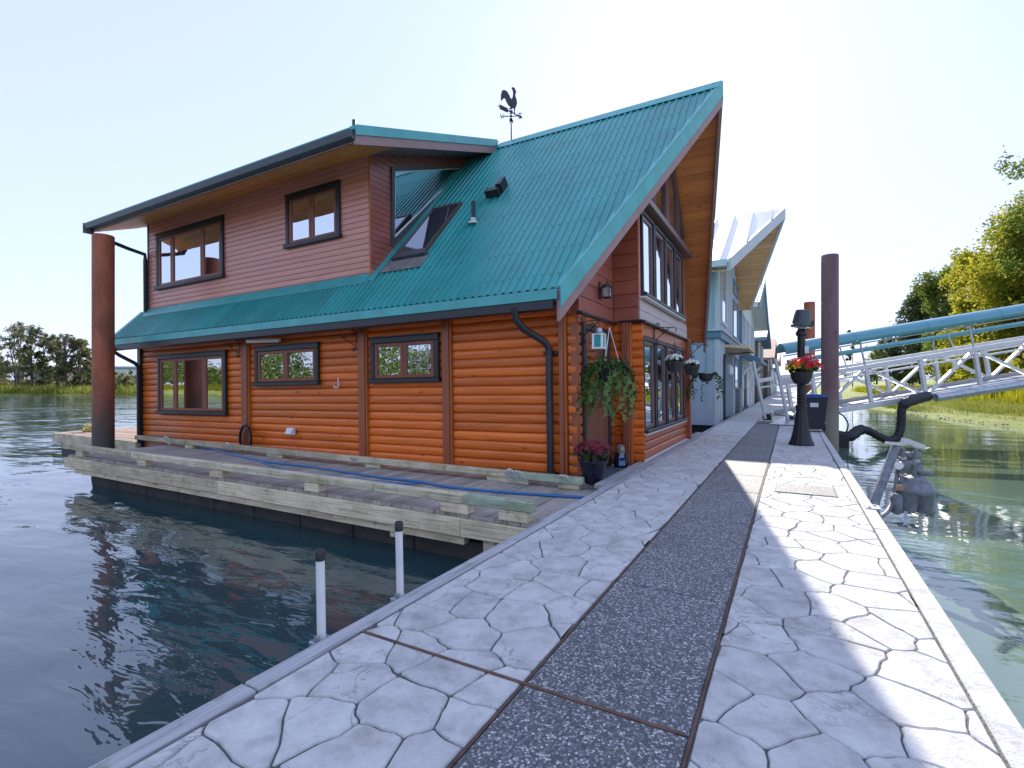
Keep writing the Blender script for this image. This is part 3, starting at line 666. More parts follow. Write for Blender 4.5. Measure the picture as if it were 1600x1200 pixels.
# eave: teal trim with notches, gutter behind
hp('eave_trim', MB().box(XLE,XT-.02,E0-.035,E0-.018,zr(E0)-.135,zr(E0)-.012,.003), 'teal_trim')
g_ = MB(); g_.prism([(XLE+.04,E0-.016,zr(E0)-.24),(XLE+.04,E0-.016,zr(E0)-.10),(XLE+.04,E0+.12,zr(E0)-.10),(XLE+.04,E0+.12,zr(E0)-.24),(XLE+.04,E0+.02,zr(E0)-.26)], (XT-XLE-.12,0,0)); gut = hp('gutter', g_, 'black')
hp('eave_soffit', MB().box(XLE+.05,-2.42,E0+.121,6.04,zr(E0)-.16,zr(E0)-.13), 'log')
hp('rake_trim', MB().vbar((XLE,E0,zr(E0)),(XLE,YU,zr(YU)),-.12,.01,-.12,.03), 'teal_trim')
hp('wall_flashing', MB().prism([(XL,YU-.012,zr(YU)+.06),(XL,YU-.14,zr(YU-.14)+.03),(XL,YU-.14,zr(YU-.14)+.022),(XL,YU-.012,zr(YU)+.0)], (XD-XL,0,0)), 'teal_trim')
hp('wall_flashing', MB().vbar((XD+.02,YU-.1,zr(YU-.1)),(XD+.02,9.0,zr(9.0)),0,.14,.02,.032), 'teal_trim')
# dormer roof
for i, (a, c) in enumerate(zip(np.linspace(-13.46,XDR,10), np.linspace(-13.46,XDR,10)[1:])):
    b = MB(); xs = [a]+[PITCH*(math.floor(a/PITCH)+k+f) for k in range(0,11) for f in (.27,.36,.64,.73) if a < PITCH*(math.floor(a/PITCH)+k+f) < c]+[c]
    vs = [(x,y,zd(y)+rib(x)) for x in xs for y in (YD-.03,YR)]; b.add(vs, [(2*k,2*k+2,2*k+3,2*k+1) for k in range(len(xs)-1)])
    hp('roof_panel', b, 'teal', fix=False)
b = MB(); b.prism([(-13.44,YD,zd(YD)-.20),(-13.44,YD,zd(YD)-.015),(-13.44,YR,zd(YR)-.015),(-13.44,YR,zd(YR)-.20)], (XDR+13.42,0,0)); dd = hp('dormer_roof_deck', b, 'fascia')
y = YD+.03
while y < YU+.0:
    y1 = y+.115; b = MB(); z0_, z1_ = zd(y)-.213, zd(y1)-.213
    b.add([(-13.42,y,z0_),(XDR-.03,y,z0_),(XDR-.03,y1-.005,z1_),(-13.42,y1-.005,z1_)]+[(-13.42,y,z0_+.012),(XDR-.03,y,z0_+.012),(XDR-.03,y1-.005,z1_+.012),(-13.42,y1-.005,z1_+.012)], [(3,2,1,0),(4,5,6,7),(0,1,5,4),(1,2,6,5),(2,3,7,6),(3,0,4,7)]); hp('soffit_board', b, 'cedar', dd); y = y1
for a_, b_ in ((0,.62),(.62,1)):
    p = Vector((XDR,YD-.03,zd(YD-.03))); q = Vector((XDR,YR-.1,zd(YR-.1))); hp('rake_trim', MB().vbar(p+(q-p)*a_,p+(q-p)*b_,-.10,.015+.002*a_,.005,.045).vbar(p+(q-p)*a_,p+(q-p)*b_,.002,.016+.002*a_,-.10,.005), 'teal_trim')
hp('rake_board', MB().vbar((XDR,YD-.02,zd(YD)),(XDR,YR-.1,zd(YR-.1)),-.04,-.002,-.245,-.02), 'fascia')
hp('eave_trim', MB().box(-13.46,XDR,YD-.075,YD-.034,zd(YD)-.05,zd(YD)-.005,.003), 'teal_trim')
g2 = MB(); g2.prism([(-13.44,YD-.09,zd(YD)-.15),(-13.44,YD-.115,zd(YD)-.055),(-13.44,YD-.001,zd(YD)-.055),(-13.44,YD-.001,zd(YD)-.17),(-13.44,YD-.06,zd(YD)-.17)], (XDR+13.42,0,0)); gut2 = hp('gutter', g2, 'gutter')
hp('gutter_end', MB().box(-13.463,-13.445,YD-.12,YD+.06,zd(YD)-.24,zd(YD)-.02,.004), 'fascia')
# downspouts
hp('downspout', MB().tube([(-3.0,5.55,2.12),(-3.0,5.58,1.98),(-2.93,5.66,1.86),(-2.74,5.88,1.70),(-2.70,5.92,1.62),(-2.70,5.92,1.5),(-2.70,5.92,.02),(-2.70,5.86,-.04)], .047, 10), 'black')
hp('downspout_clip', MB().box(-2.80,-2.60,5.955,5.985,1.54,1.585,.004), 'black'); hp('downspout_clip', MB().box(-2.77,-2.63,5.86,5.99,-.02,.03,.004), 'black')
hp('downspout', MB().tube([(-13.12,5.52,2.12),(-13.10,5.54,2.03),(-13.0,5.62,1.94),(-12.9,5.86,1.78),(-12.88,5.92,1.70),(-12.88,5.92,1.55),(-12.88,5.92,-.02)], .04, 8), 'black')
hp('downspout', MB().tube([(-13.30,YD-.06,zd(YD)-.16),(-13.28,YD,zd(YD)-.27),(-13.15,5.85,zd(YD)-.46),(-13.03,YU-.06,zd(YD)-.55),(-13.02,YU-.06,zd(YD)-.7),(-13.02,YU-.06,2.98)], .042, 8), 'black')
# roof fittings
def rp(x, y, h=0): return Vector((x, y, zr(y)))+nrm*h
def rbox(b, x0, x1, y0, y1, h0, h1):
    o = rp(x0,y0,h0); b.par(o, (x1-x0,0,0), rp(x0,y1,h0)-o, nrm*(h1-h0)); return b
b = MB(); F = .045; xa, xb, ya, yb = -5.76,-5.10,6.50,7.55
rbox(b,xa,xa+F,ya,yb,-.02,.075); rbox(b,xb-F,xb,ya,yb,-.02,.075); rbox(b,xa+F,xb-F,yb-.035,yb,-.02,.078); rbox(b,xa+F,xb-F,ya,ya+.05,-.02,.074)
sk = hp('skylight', b, mat('skylight_frame', (.09,.07,.065), .45)); b = MB(); hp('pane', rbox(b,xa+F,xb-F,ya+.05,yb-.035,.04,.062), 'glass_sky', sk)
hp('sill', rbox(MB(),xa-.02,xb+.02,ya-.06,ya-.002,-.01,.08), 'gutter', sk); hp('apron', rbox(MB(),xa-.1,xb+.1,ya-.28,ya-.07,.022,.03), noisy('lead_flashing',(.18,.18,.17),.6,9,.3), sk)
b = MB().tube([rp(-4.53,7.0,.0), rp(-4.53,7.0,0)+Vector((0,0,.37))], .035, 10); vp = hp('vent_pipe', b, 'black'); b = MB().lathe([(.10,0),(.085,.03),(.05,.05),(.045,.1)], 12, rp(-4.53,7.0,.015)-Vector((0,0,.02))); hp('flashing_boot', b, noisy('lead_boot',(.55,.54,.52),.6,30,.4,0,.4), vp)
b = MB(); o = rp(-4.5,7.62,.0); rbox(b,-4.60,-4.33,7.55,7.64,.02,.15); rbox(b,-4.40,-4.30,7.62,7.80,.02,.19); hp('roof_vent', b, 'black')
hp('flue', MB().tube([(-5.46,YD+.05,zd(YD)),(-5.46,YD+.05,zd(YD)+.16)], .03, 8), 'gutter')
b = MB().tube([(-7.9,6.6,zd(6.6)),(-7.9,6.6,zd(6.6)+.16)], .05, 8); b.lathe([(.02,.0),(.13,.02),(.10,.07),(.02,.10)], 12, (-7.9,6.6,zd(6.6)+.16)); hp('roof_cap', b, 'steel')
# --- front: recess with the door
XR_, XB, YI, YB0, YB1 = -2.33, -1.92, 7.40, 7.40, 11.22
fr = hp('recess_wall', MB().prism([(XR_-.1,6.0,-.2),(XR_-.1,YI,-.2),(XR_-.1,YI,zr(YI)-TD-.02),(XR_-.1,6.0,zr(6.0)-TD-.02)], (.095,0,0)), 'post')
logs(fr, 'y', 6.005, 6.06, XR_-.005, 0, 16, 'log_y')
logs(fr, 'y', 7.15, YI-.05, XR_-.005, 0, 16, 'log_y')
hp('head_board', MB().box(XR_-.01,XR_+.03,5.99,YI,1.94,2.04,.005), 'log_y', fr); hp('ledge', MB().box(XR_-.01,XR_+.07,5.97,YI,2.04,2.075,.005), 'black', fr)
z = 2.08
while z < 4.0:
    ya = max(5.99, yroof(z+.19+TD)+.02)
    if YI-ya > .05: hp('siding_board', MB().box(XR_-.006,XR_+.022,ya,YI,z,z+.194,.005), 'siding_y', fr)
    z += .2
hp('corner_trim', MB().box(XR_-.004,XR_+.03,YI-.045,YI-.012,-.03,1.94,.003), 'trim_wood', fr)
# door
dtf = lambda p: (XR_+p[1], p[0], p[2])
b = MB(dtf); b.box(6.07,6.15,0,.05,-.03,1.93,.005); b.box(7.07,7.15,0,.05,-.03,1.93,.005); b.box(6.15,7.07,0,.05,1.86,1.93,.005); door = hp('door', b, 'black')
b = MB(dtf); b.box(6.155,7.065,0,.02,-.02,1.855)
for i in range(6): b.box(6.16+.151*i,6.16+.151*i+.145,.02,.03,0,.82,.004)
b.box(6.16,6.27,.02,.032,.83,1.85,.004); b.box(6.95,7.06,.02,.032,.83,1.85,.004); b.box(6.27,6.95,.02,.032,1.74,1.85,.004); hp('door_leaf', b, 'door', door)
hp('pane', MB(dtf).box(6.27,6.95,.021,.026,.83,1.74), 'glass_low', door); hp('handle', MB(dtf).tube([(6.99,.03,.95),(6.99,.08,.95),(6.90,.09,.95)],.012,8).box(6.97,7.01,.03,.036,.86,1.04,.002), 'steel', door)
# return wall and bay
rw = hp('return_wall', MB().box(XR_,XB-.03,YI+.03,YI+.12,-.2,4.08), 'post'); logs(rw,'x',XR_+.02,-2.17,YI+.03,0,16,'log'); logs(rw,'x',-2.03,-1.875,YI+.03,0,16,'log')
hp('wall_post', MB().box(-2.165,-2.06,YI-.10,YI+.03,-.08,2.06,.008), 'post', rw); hp('post_trim', MB().box(-2.058,-2.032,YI-.06,YI+.03,-.05,2.06,.004), 'trim_wood', rw)
hp('post_cap', MB().box(-2.20,-1.85,YI-.12,YI+.05,2.062,2.085,.004), 'iron', rw)
z = 2.09
while z < 3.88:
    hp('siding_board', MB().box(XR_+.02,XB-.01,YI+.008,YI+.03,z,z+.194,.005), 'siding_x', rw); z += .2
bay = hp('bay_wall', MB().prism([(XB-.14,YB0+.12,-.2),(XB-.14,YB1,-.2),(XB-.14,YB1,zr(2*YR-YB1)-TD-.02),(XB-.14,YR,ZR-TD-.02),(XB-.14,YB0+.12,zr(YB0+.12)-TD-.02)], (.13,0,0)), 'post')
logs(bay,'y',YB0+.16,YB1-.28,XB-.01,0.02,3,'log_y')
hp('base_strip', MB().box(XB-.0,XB+.045,YB0+.05,YB1-.05,-.045,.015,.004), 'white', bay)
hp('wall_post', MB().box(XB-.01,XB+.02,YB0+.01,YB0+.05,-.04,2.05,.004), 'trim_wood', bay); hp('wall_post', MB().box(XB-.01,XB+.10,YB1-.24,YB1-.12,-.04,2.05,.008), 'post', bay)
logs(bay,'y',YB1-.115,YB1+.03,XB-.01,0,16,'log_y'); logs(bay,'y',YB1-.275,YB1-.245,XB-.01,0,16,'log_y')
hp('head_board', MB().box(XB-.01,XB+.03,YB0+.055,YB1-.25,1.87,2.05,.005), 'log_y', bay); hp('ledge', MB().box(XB-.01,XB+.09,YB0-.02,YB1,2.052,2.085,.005), 'black', bay)
z = 2.09
while z < 2.40: hp('siding_board', MB().box(XB-.01,XB+.012,YB0+.02,YB1,z,z+.152,.004), noisy('siding_pale',(.50,.40,.40),.35,3,.06), bay); z += .156
bx = lambda p: (XB+p[1], p[0], p[2])
def barwin(s0,s1,z0,z1,par_):
    b = MB(bx); b.box(s0,s0+.05,-.02,.055,z0,z1,.005); b.box(s1-.05,s1,-.02,.055,z0,z1,.005); b.box(s0+.05,s1-.05,-.02,.055,z1-.05,z1,.005); f = hp('window', b, 'black', par_)
    hp('sill', MB(bx).box(s0-.02,s1+.02,-.02,.11,z0-.05,z0,.006), 'black', f); hp('sill_board', MB(bx).box(s0-.01,s1+.01,-.01,.095,z0-.075,z0-.051,.004), 'white', f)
    a,b_ = s0+.052,s1-.052; q = MB(bx); w = .06; q.box(a,a+w,-.01,.03,z0+.003,z1-.052,.005); q.box(b_-w,b_,-.01,.03,z0+.003,z1-.052,.005); q.box(a+w,b_-w,-.01,.029,z0+.003,z0+w,.005); q.box(a+w,b_-w,-.01,.029,z1-.052-w,z1-.052,.005)
    hp('sash', q, 'sash_mauve', f); hp('pane', MB(bx).box(a+w-.004,b_-w+.004,0,.008,z0+w-.002,z1-.05-w), 'glass', f)
M['sash_mauve'] = wood('sash_mauve', (.17,.10,.10), 2, .35, .05, .2, knots=False)
for s0 in (7.44,8.25,9.06,9.87): barwin(s0,s0+.76,.47,1.855,bay)
for s0 in (7.46,8.27,9.08,9.89): barwin(s0,s0+.76,2.50,3.74,bay)
for y0 in (8.21,9.02,9.83): hp('mullion', MB().box(XB-.01,XB+.02,y0,y0+.03,.42,1.86,.004), 'black', bay)
hp('corner_board', MB().box(XB-.01,XB+.016,YB0,YB0+.05,2.40,zr(YB0)-TD,.004), 'siding', bay)
b = MB().box(XB-.01,XB+.16,YB0+.02,YB1-.05,3.80,3.90,.008); hp('transom_beam', b, 'sash_mauve', bay)
zz = lambda y: zr(y if y < YR else 2*YR-y)-TD-.05
for a, c in ((7.62,8.24),(8.30,9.22),(9.40,10.32),(10.38,11.0)):
    if a < YR < c: continue
    q = [(a,3.93),(c,3.93),(c,zz(c)-.05),(a,zz(a)-.05)]; qi = inset(q,.06); b = MB()
    for i in range(4): j = (i+1)%4; b.prism([(XB-.01,*p) for p in (q[i],q[j],qi[j],qi[i])], (.06,0,0))
    f = hp('window', b, 'sash_mauve', bay); hp('pane', MB().prism([(XB-.004,*p) for p in qi], (.01,0,0)), 'glass_low', f)
hp('gable_post', MB().box(XB-.01,XB+.05,9.24,9.38,3.93,zz(9.31),.005), 'sash_mauve', bay)
hp('recess_wall', MB().box(XR_-.1,XR_,YB1,12.6,-.2,2.5), 'post'); hp('return_wall', MB().box(XR_-.05,XB-.145,YB1-.1,YB1-.002,-.2,3.9), 'post')
hp('rear_wall', MB().box(XL,XR_-.11,12.5,12.6,-.25,2.6), 'post')
hp('hull', MB().box(XL-.1,-2.4,6.2,12.7,-.9,-.255), 'rubber')
hp('gable_wall', MB().prism([(XL+.01,6.1,2.9),(XL+.01,12.5,2.9),(XL+.01,YR,ZR-.3)], (.04,0,0)), 'siding_y')
hp('dryer_vent', MB().box(-7.83,-7.67,5.93,5.985,.33,.46,.006).prism([(-7.83,5.93,.46),(-7.83,5.88,.36),(-7.83,5.93,.36)],(.16,0,0)), 'white')
# --- things hung on the house
def hthing(n, base, lab, cat, grp=None): return thing(n, base, lab, cat, grp, lean=True)
def scroll(c, r, ax, up, turns=1.4, n=14, s=1): return [Vector(c)+Vector(ax)*(r*(1-.6*i/n)*math.cos(s*2*math.pi*turns*i/n))+Vector(up)*(r*(1-.6*i/n)*math.sin(s*2*math.pi*turns*i/n)) for i in range(n+1)]
def bracket(base, d, L, lab, grp='scroll brackets'):
    base = Vector(base); d = Vector(d); u = Vector((0,0,1)); b = MB(); r = .0075
    b.tube([base-u*.16,base+u*.16], .009, 6); b.tube([base+u*.10,base+d*L*.5+u*.115,base+d*L*.9+u*.10]+[base+d*(L*.95)+u*.10+p-Vector((0,0,0)) for p in [d*.0-u*.0, d*.03-u*.02, d*.035-u*.05, d*.01-u*.065]], r, 6)
    b.tube([base-u*.10,base+d*L*.35+u*.0,base+d*L*.72+u*.10], r, 6); b.tube(scroll(base+d*L*.45+u*.055,.035,d,u), r*.8, 5); b.tube(scroll(base+d*.05+u*.15,.04,d,u), r*.8, 5); b.tube(scroll(base+d*.04-u*.14,.035,d,u,s=-1), r*.8, 5)
    return single('hanging_bracket', b, M['iron'], base, lab, 'bracket', grp, lean=True)
bracket((-9.16,5.91,1.93),(-.9,-.25,0),.42,'black iron scroll bracket on the post beside the left triple window')
bracket((-6.10,5.91,1.91),(-.9,-.25,0),.46,'black iron scroll bracket between the two small log wall windows')
bracket((-2.30,6.04,1.84),(.72,.15,0),.42,'black iron scroll bracket at the house corner holding the ivy basket')
bracket((XB+.04,8.16,1.93),(.95,0,0),.34,'thin black iron bracket above the bay windows holding a white flower pot','scroll brackets on bay')
bracket((XB+.11,YB1-.17,1.86),(.95,.0,0),.34,'thin black iron bracket at the far bay post','scroll brackets on bay')
single('awning_tube', MB().tube([(-8.62,5.72,2.03),(-7.92,5.86,2.02)], .042, 12), M['pvc'], (-8.3,5.9,2.0), 'white plastic pipe under the teal eave above the middle window', 'pipe', lean=True)
single('wall_hook', MB().tube([(-6.57,5.96,1.33),(-6.57,5.965,1.18),(-6.59,5.95,1.155),(-6.64,5.95,1.16),(-6.67,5.95,1.19)], .010, 6), M['white'], (-6.57,5.98,1.2), 'small pale J shaped hook on the orange log wall', 'hook', lean=True)
b = MB()
for k in range(4): b.tube([(-8.93+.17*math.cos(a*math.pi/6)+.02*k, 5.88-.02*k, .22+(.26)*math.sin(a*math.pi/6)) for a in range(13)], .017, 6)
single('hose_coil', b, M['rubber'], (-8.93,5.9,.2), 'black hose coiled on a tap at the foot of the log wall post', 'hose', lean=True)
ln = hthing('wall_lantern', (XR_+.03,6.78,2.45), 'black iron coach lantern on the red boards above the door', 'lantern'); lx, ly, lz = XR_+.13,6.78,2.36
part('arm', MB().box(XR_+.022,XR_+.04,ly-.04,ly+.04,2.34,2.58,.004).tube([(XR_+.03,ly,2.44),(XR_+.08,ly,2.53),(lx,ly,2.52)],.012,6), M['iron'], ln)
part('roof', MB().lathe([(.09,.13),(.07,.15),(.02,.19),(.008,.23)],4,(lx,ly,lz)), M['iron'], ln)
b = MB()
for sx in (-1,1):
    for sy in (-1,1): b.tube([(lx+sx*.045,ly+sy*.045,lz),(lx+sx*.058,ly+sy*.058,lz+.135)],.006,4)
b.box(lx-.055,lx+.055,ly-.055,ly+.055,lz-.015,lz); part('cage', b, M['iron'], ln); part('glass', MB().box(lx-.042,lx+.042,ly-.042,ly+.042,lz,lz+.13), noisy('lantern_glass',(.42,.42,.40),.15,20,.2), ln)
# weathervane on the ridge
wx, wy, wz = -5.06, YR, ZR+.03
wv = hthing('weathervane', (wx,wy,wz), 'dark rooster weathervane with compass letters on the roof ridge', 'weathervane')
part('pole', MB().tube([(wx,wy,wz-.05),(wx,wy,wz+.78)],.015,8), M['iron'], wv); part('globe', MB().sphere((wx,wy,wz+.44),.040,12,8), M['iron'], wv)
b = MB().sphere((wx,wy,wz+.52),.026,10,6); L = .165; arms = {'N':(0,1),'E':(1,0),'S':(0,-1),'W':(-1,0)}
for ch,(ax,ay) in arms.items():
    an = math.atan2(ay,ax)+R(28); b.tube([(wx,wy,wz+.52),(wx+L*math.cos(an),wy+L*math.sin(an),wz+.52)],.011,5)
part('compass_arms', b, M['iron'], wv)
GL = {'N':[((0,0),(0,1)),((0,1),(.7,0)),((.7,0),(.7,1))],'E':[((0,0),(0,1)),((0,1),(.65,1)),((0,.5),(.55,.5)),((0,0),(.65,0))],'S':[((0,0),(.65,0)),((.65,0),(.65,.5)),((.65,.5),(0,.5)),((0,.5),(0,1)),((0,1),(.65,1))],'W':[((0,1),(.2,0)),((.2,0),(.42,.7)),((.42,.7),(.64,0)),((.64,0),(.84,1))]}
for ch,(ax,ay) in arms.items():
    an = math.atan2(ay,ax)+R(28); c0 = Vector((wx+(L+.03)*math.cos(an),wy+(L+.03)*math.sin(an),wz+.475)); b = MB(); sc = .10
    for (p, q) in GL[ch]: b.bar(c0+RT*((p[0]-.35)*sc)+Vector((0,0,p[1]*sc)), c0+RT*((q[0]-.35)*sc)+Vector((0,0,q[1]*sc)), .012, .02, FW)
    part('compass_letter', b, M['iron'], wv)
dv = RT*math.cos(R(42))+FW*math.sin(R(42)); up = Vector((0,0,1)); nn = dv.cross(up)*.007
prof = [(-.235,.62),(-.20,.60),(-.15,.66),(-.10,.70),(-.03,.73),(.0,.72),(.02,.70),(.06,.80),(.07,.92),(.045,.99),(.0,1.005),(.04,1.035),(.10,1.05),(.135,1.02),(.14,.99),(.17,.975),(.145,.955),(.155,.92),(.13,.915),(.125,.86),(.16,.80),(.175,.72),(.16,.64),(.12,.57),(.10,.48),(.115,.40),(.13,.355),(.085,.36),(.07,.42),(.06,.52),(.03,.52),(.0,.43),(-.02,.38),(-.06,.37),(-.03,.42),(-.01,.52),(-.08,.56),(-.14,.60),(-.17,.66),(-.185,.72),(-.22,.72),(-.26,.62),(-.27,.56),(-.285,.68),(-.27,.80),(-.22,.87),(-.14,.88),(-.08,.82),(-.04,.74)]
body = [(-.12,.72),(-.03,.75),(.02,.74),(.05,.80),(.065,.90),(.045,.98),(.01,1.0),(.05,1.04),(.11,1.045),(.135,1.0),(.165,.985),(.14,.96),(.15,.92),(.125,.905),(.13,.85),(.165,.78),(.175,.70),(.15,.62),(.11,.54),(.0,.52),(-.08,.55),(-.14,.62)]
tail = [(-.05,.56),(-.12,.60),(-.165,.67),(-.20,.66),(-.25,.60),(-.285,.55),(-.28,.70),(-.25,.82),(-.19,.87),(-.11,.87),(-.04,.80),(.0,.72)]
leg = lambda x: [(x-.015,.57),(x+.03,.57),(x+.015,.46),(x+.035,.42),(x-.02,.42),(x-.005,.46)]
wp = lambda p: Vector((wx,wy,wz+p[1]*1.0+.33-.0))+dv*(p[0]+.05)-nn/2
off = -.05
wq = lambda p: Vector((wx,wy,wz+.24+p[1]*.88))+dv*(p[0]*1.0)-nn/2
part('rooster', MB().prism([wq(p) for p in body], nn).prism([wq(p)+nn*.1 for p in tail], nn*.8).prism([wq(p) for p in leg(0)], nn).prism([wq(p) for p in leg(.09)], nn), M['iron'], wv, smooth=False)
part('arrow', MB().bar(Vector((wx,wy,wz+.605))-dv*.36, Vector((wx,wy,wz+.605))+dv*.26, .012,.018).prism([wq(p)+Vector((0,0,0)) for p in [(-.33,.47),(-.30,.415),(-.33,.36),(-.10,.36),(-.07,.415),(-.10,.47)]], nn).prism([wq(p) for p in [(.24,.45),(.33,.415),(.24,.38)]], nn), M['iron'], wv, smooth=False)

# ================================================================ NEIGHBOUR HOUSES
M['hb'] = noisy('blue_grey_board', (.40,.47,.54), .6, 3, .06); M['hbt'] = noisy('blue_trim', (.12,.22,.33), .5, 4, .08); M['hw'] = noisy('white_board', (.66,.70,.73), .6, 3, .05)
M['hwt'] = noisy('pale_trim', (.55,.58,.60), .5, 4, .06); M['hd'] = noisy('dark_shingle', (.10,.085,.08), .8, 8, .2); M['tin'] = noisy('pale_tin', (.78,.76,.72), .22, 1.2, .06, .5, .02); M['slate'] = noisy('slate_blue', (.10,.20,.30), .45, 2, .1)
M['hbrown'] = noisy('brown_roof', (.34,.22,.17), .8, 8, .2); M['grey_door'] = noisy('grey_door', (.10,.12,.15), .5, 4, .1); M['sand'] = noisy('sand_soffit', (.55,.42,.28), .6, 4, .1)
def nwin(par_, X, y0, y1, z0, z1, fr='hbt', bars=0, t=.07):
    b = MB(); b.box(X,X+.05,y0,y0+t,z0,z1); b.box(X,X+.05,y1-t,y1,z0,z1); b.box(X,X+.05,y0+t,y1-t,z1-t,z1); b.box(X,X+.05,y0+t,y1-t,z0,z0+t)
    for i in range(bars): yy = y0+(y1-y0)*(i+1)/(bars+1); b.box(X,X+.045,yy-.02,yy+.02,z0+t,z1-t)
    f = part('window', b, M[fr], par_); part('pane', MB().box(X+.002,X+.02,y0+t,y1-t,z0+t,z1-t), M['glass'], f); return f
# --- second house: blue grey board and batten with a prow roof
N = thing('blue_house', (-5,20.6,-.15), 'pale blue grey board and batten floating house with pale metal prow roof', 'floating house')
X2, YA, YB, ZB = -2.0, 16.95, 24.2, 2.62
part('lower_wall', MB().box(-11,X2-.35,YA,YB,-.15,2.58), M['hb'], N); part('front_wall', MB().box(X2-.349,X2,YA,19.0,-.15,2.58), M['hb'], N); part('front_wall', MB().box(X2-.349,X2,21.7,YB,-.15,2.58), M['hb'], N)
part('upper_wall', MB().prism([(X2-.02,YA+.02,2.85),(X2-.02,YB-.02,2.85),(X2-.02,YB-.02,4.75),(X2-.02,20.6,6.98),(X2-.02,YA+.02,4.75)], (-9,0,0)), M['hb'], N)
for y in np.arange(YA+.3, YB, .42):
    if not 18.9 < y < 21.8: part('batten', MB().box(X2,X2+.022,y-.025,y+.025,-.1,2.55), M['hwt'], N)
    part('batten', MB().box(X2-.02,X2+.003,y-.025,y+.025,2.86,4.75+.61*min(y-YA,YB-y)-.08), M['hwt'], N)
for x in np.arange(-2.35,-6,-.42): part('batten', MB().box(x-.025,x+.025,YA-.022,YA,-.1,2.55), M['hb'], N); part('batten', MB().box(x-.025,x+.025,YA-.003,YA+.02,2.86,4.6), M['hb'], N)
part('belt_band', MB().box(-11,X2+.10,YA-.10,YB+.1,2.58,2.80,.01), M['hbt'], N); part('belt_ledge', MB().box(-11,X2+.16,YA-.16,YB+.16,2.80,2.85,.01), M['hwt'], N)
part('corner_board', MB().box(X2-.1,X2+.03,YA-.03,YA+.1,-.12,2.57), M['hwt'], N); part('corner_board', MB().box(X2-.1,X2+.01,YA-.01,YA+.1,2.86,4.7), M['hwt'], N)
q = [(17.75,3.15),(19.3,3.15),(19.3,5.7),(17.75,4.85)]; qi = inset(q,.09); b = MB()
for i in range(4): j = (i+1)%4; b.prism([(X2-.02,*p) for p in (q[i],q[j],qi[j],qi[i])], (.06,0,0))
f = part('window', b, M['hwt'], N); part('pane', MB().prism([(X2-.01,*p) for p in qi], (.012,0,0)), M['glass'], f)
nwin(N, X2-.02, 21.6, 23.6, 3.0, 4.5, 'hbt'); nwin(N, X2-.02, 21.6, 23.6, 4.75, 5.3, 'hbt'); nwin(N, X2, 22.0, 23.7, .95, 2.25, 'hbt')
b = MB(); b.box(-3.9,-2.4,YA-.03,YA+.0,3.3,4.3); f = part('window', b, M['hbt'], N); part('pane', MB().box(-3.8,-2.5,YA-.036,YA-.031,3.38,4.22), M['glass'], f)
d_ = part('door', MB().box(X2-.348,X2-.30,19.6,20.7,-.1,2.05,.01), M['grey_door'], N); part('pane', MB().box(X2-.30,X2-.29,19.8,20.5,.8,1.95), M['glass_low'], d_)
part('door_canopy', MB().prism([(X2-.3,18.4,2.42),(X2+.75,19.0,2.36),(X2+.75,22.2,2.36),(X2-.3,22.4,2.42)], (0,0,.1)), M['sand'], N); part('downspout', MB().tube([(X2+.7,22.2,2.4),(X2+.06,18.3,2.12),(X2+.05,18.2,1.9),(X2+.05,18.2,-.1)], .045, 8), M['black'], N)
ZP, ZE2 = 7.44, 4.82; YT0, YT1, XT_, XP_ = 16.05, 25.15, -1.60, -.22
for s, yt in ((-1,YT0),(1,YT1)):
    pts = [(XT_,yt,ZE2),(XP_,20.6,ZP),(-11,20.6,ZP),(-11,yt,ZE2)]
    part('roof_slope', MB().prism([Vector(p)-Vector((0,0,.08)) for p in pts], (0,0,.08)), M['tin'], N); e = Vector(pts[1])-Vector(pts[0])
    part('rake_board', MB().vbar(pts[0],pts[1],-.05,.05,-.34,.03) if s < 0 else MB().vbar(pts[1],pts[0],-.05,.05,-.34,.03), M['hwt'], N)
    if s < 0: part('gutter', MB().box(-11,XT_-.05,yt-.13,yt,ZE2-.22,ZE2-.02,.01), M['hwt'], N)
    for x in np.arange(-.6,-8,-.62):
        k = max(0,min(1,(XP_-x)/(XP_-XT_))); a = Vector((x,20.6,ZP)); c = Vector((x,20.6+(yt-20.6)*k,ZP+(ZE2-ZP)*k)); part('seam', MB().bar(a+Vector((0,0,.02)),c+Vector((0,0,.02)),.03,.05), M['tin'], N)
    i = 0; n = 22
    for i in range(n):
        k0, k1 = i/n, (i+1)/n-.004; y0, y1 = yt+(20.6-yt)*k0, yt+(20.6-yt)*k1; z0, z1 = ZE2+(ZP-ZE2)*k0-.33, ZE2+(ZP-ZE2)*k1-.33; xa, xb = XT_+(XP_-XT_)*k0-.04, XT_+(XP_-XT_)*k1-.04
        if s < 0 and i % 3: continue
        part('soffit_board', MB().prism([(-2.6,y0,z0),(xa,y0,z0),(xb,y1,z1),(-2.6,y1,z1)], (0,0,.02)), M['cedar_pale'], N)
part('lantern', MB().tube([(X2,19.2,1.75),(X2+.12,19.2,1.85)],.02,5).lathe([(.03,1.45),(.08,1.5),(.09,1.72),(.02,1.82)],8,(X2+.14,19.2,0)), M['white'], N)
part('hull', MB().box(-11,X2-.1,YA+.1,YB-.1,-.9,-.155), M['rubber'], N)
part('meter_box', MB().box(X2,X2+.2,22.4,23.2,.0,.95,.02), M['grey_metal'], N)
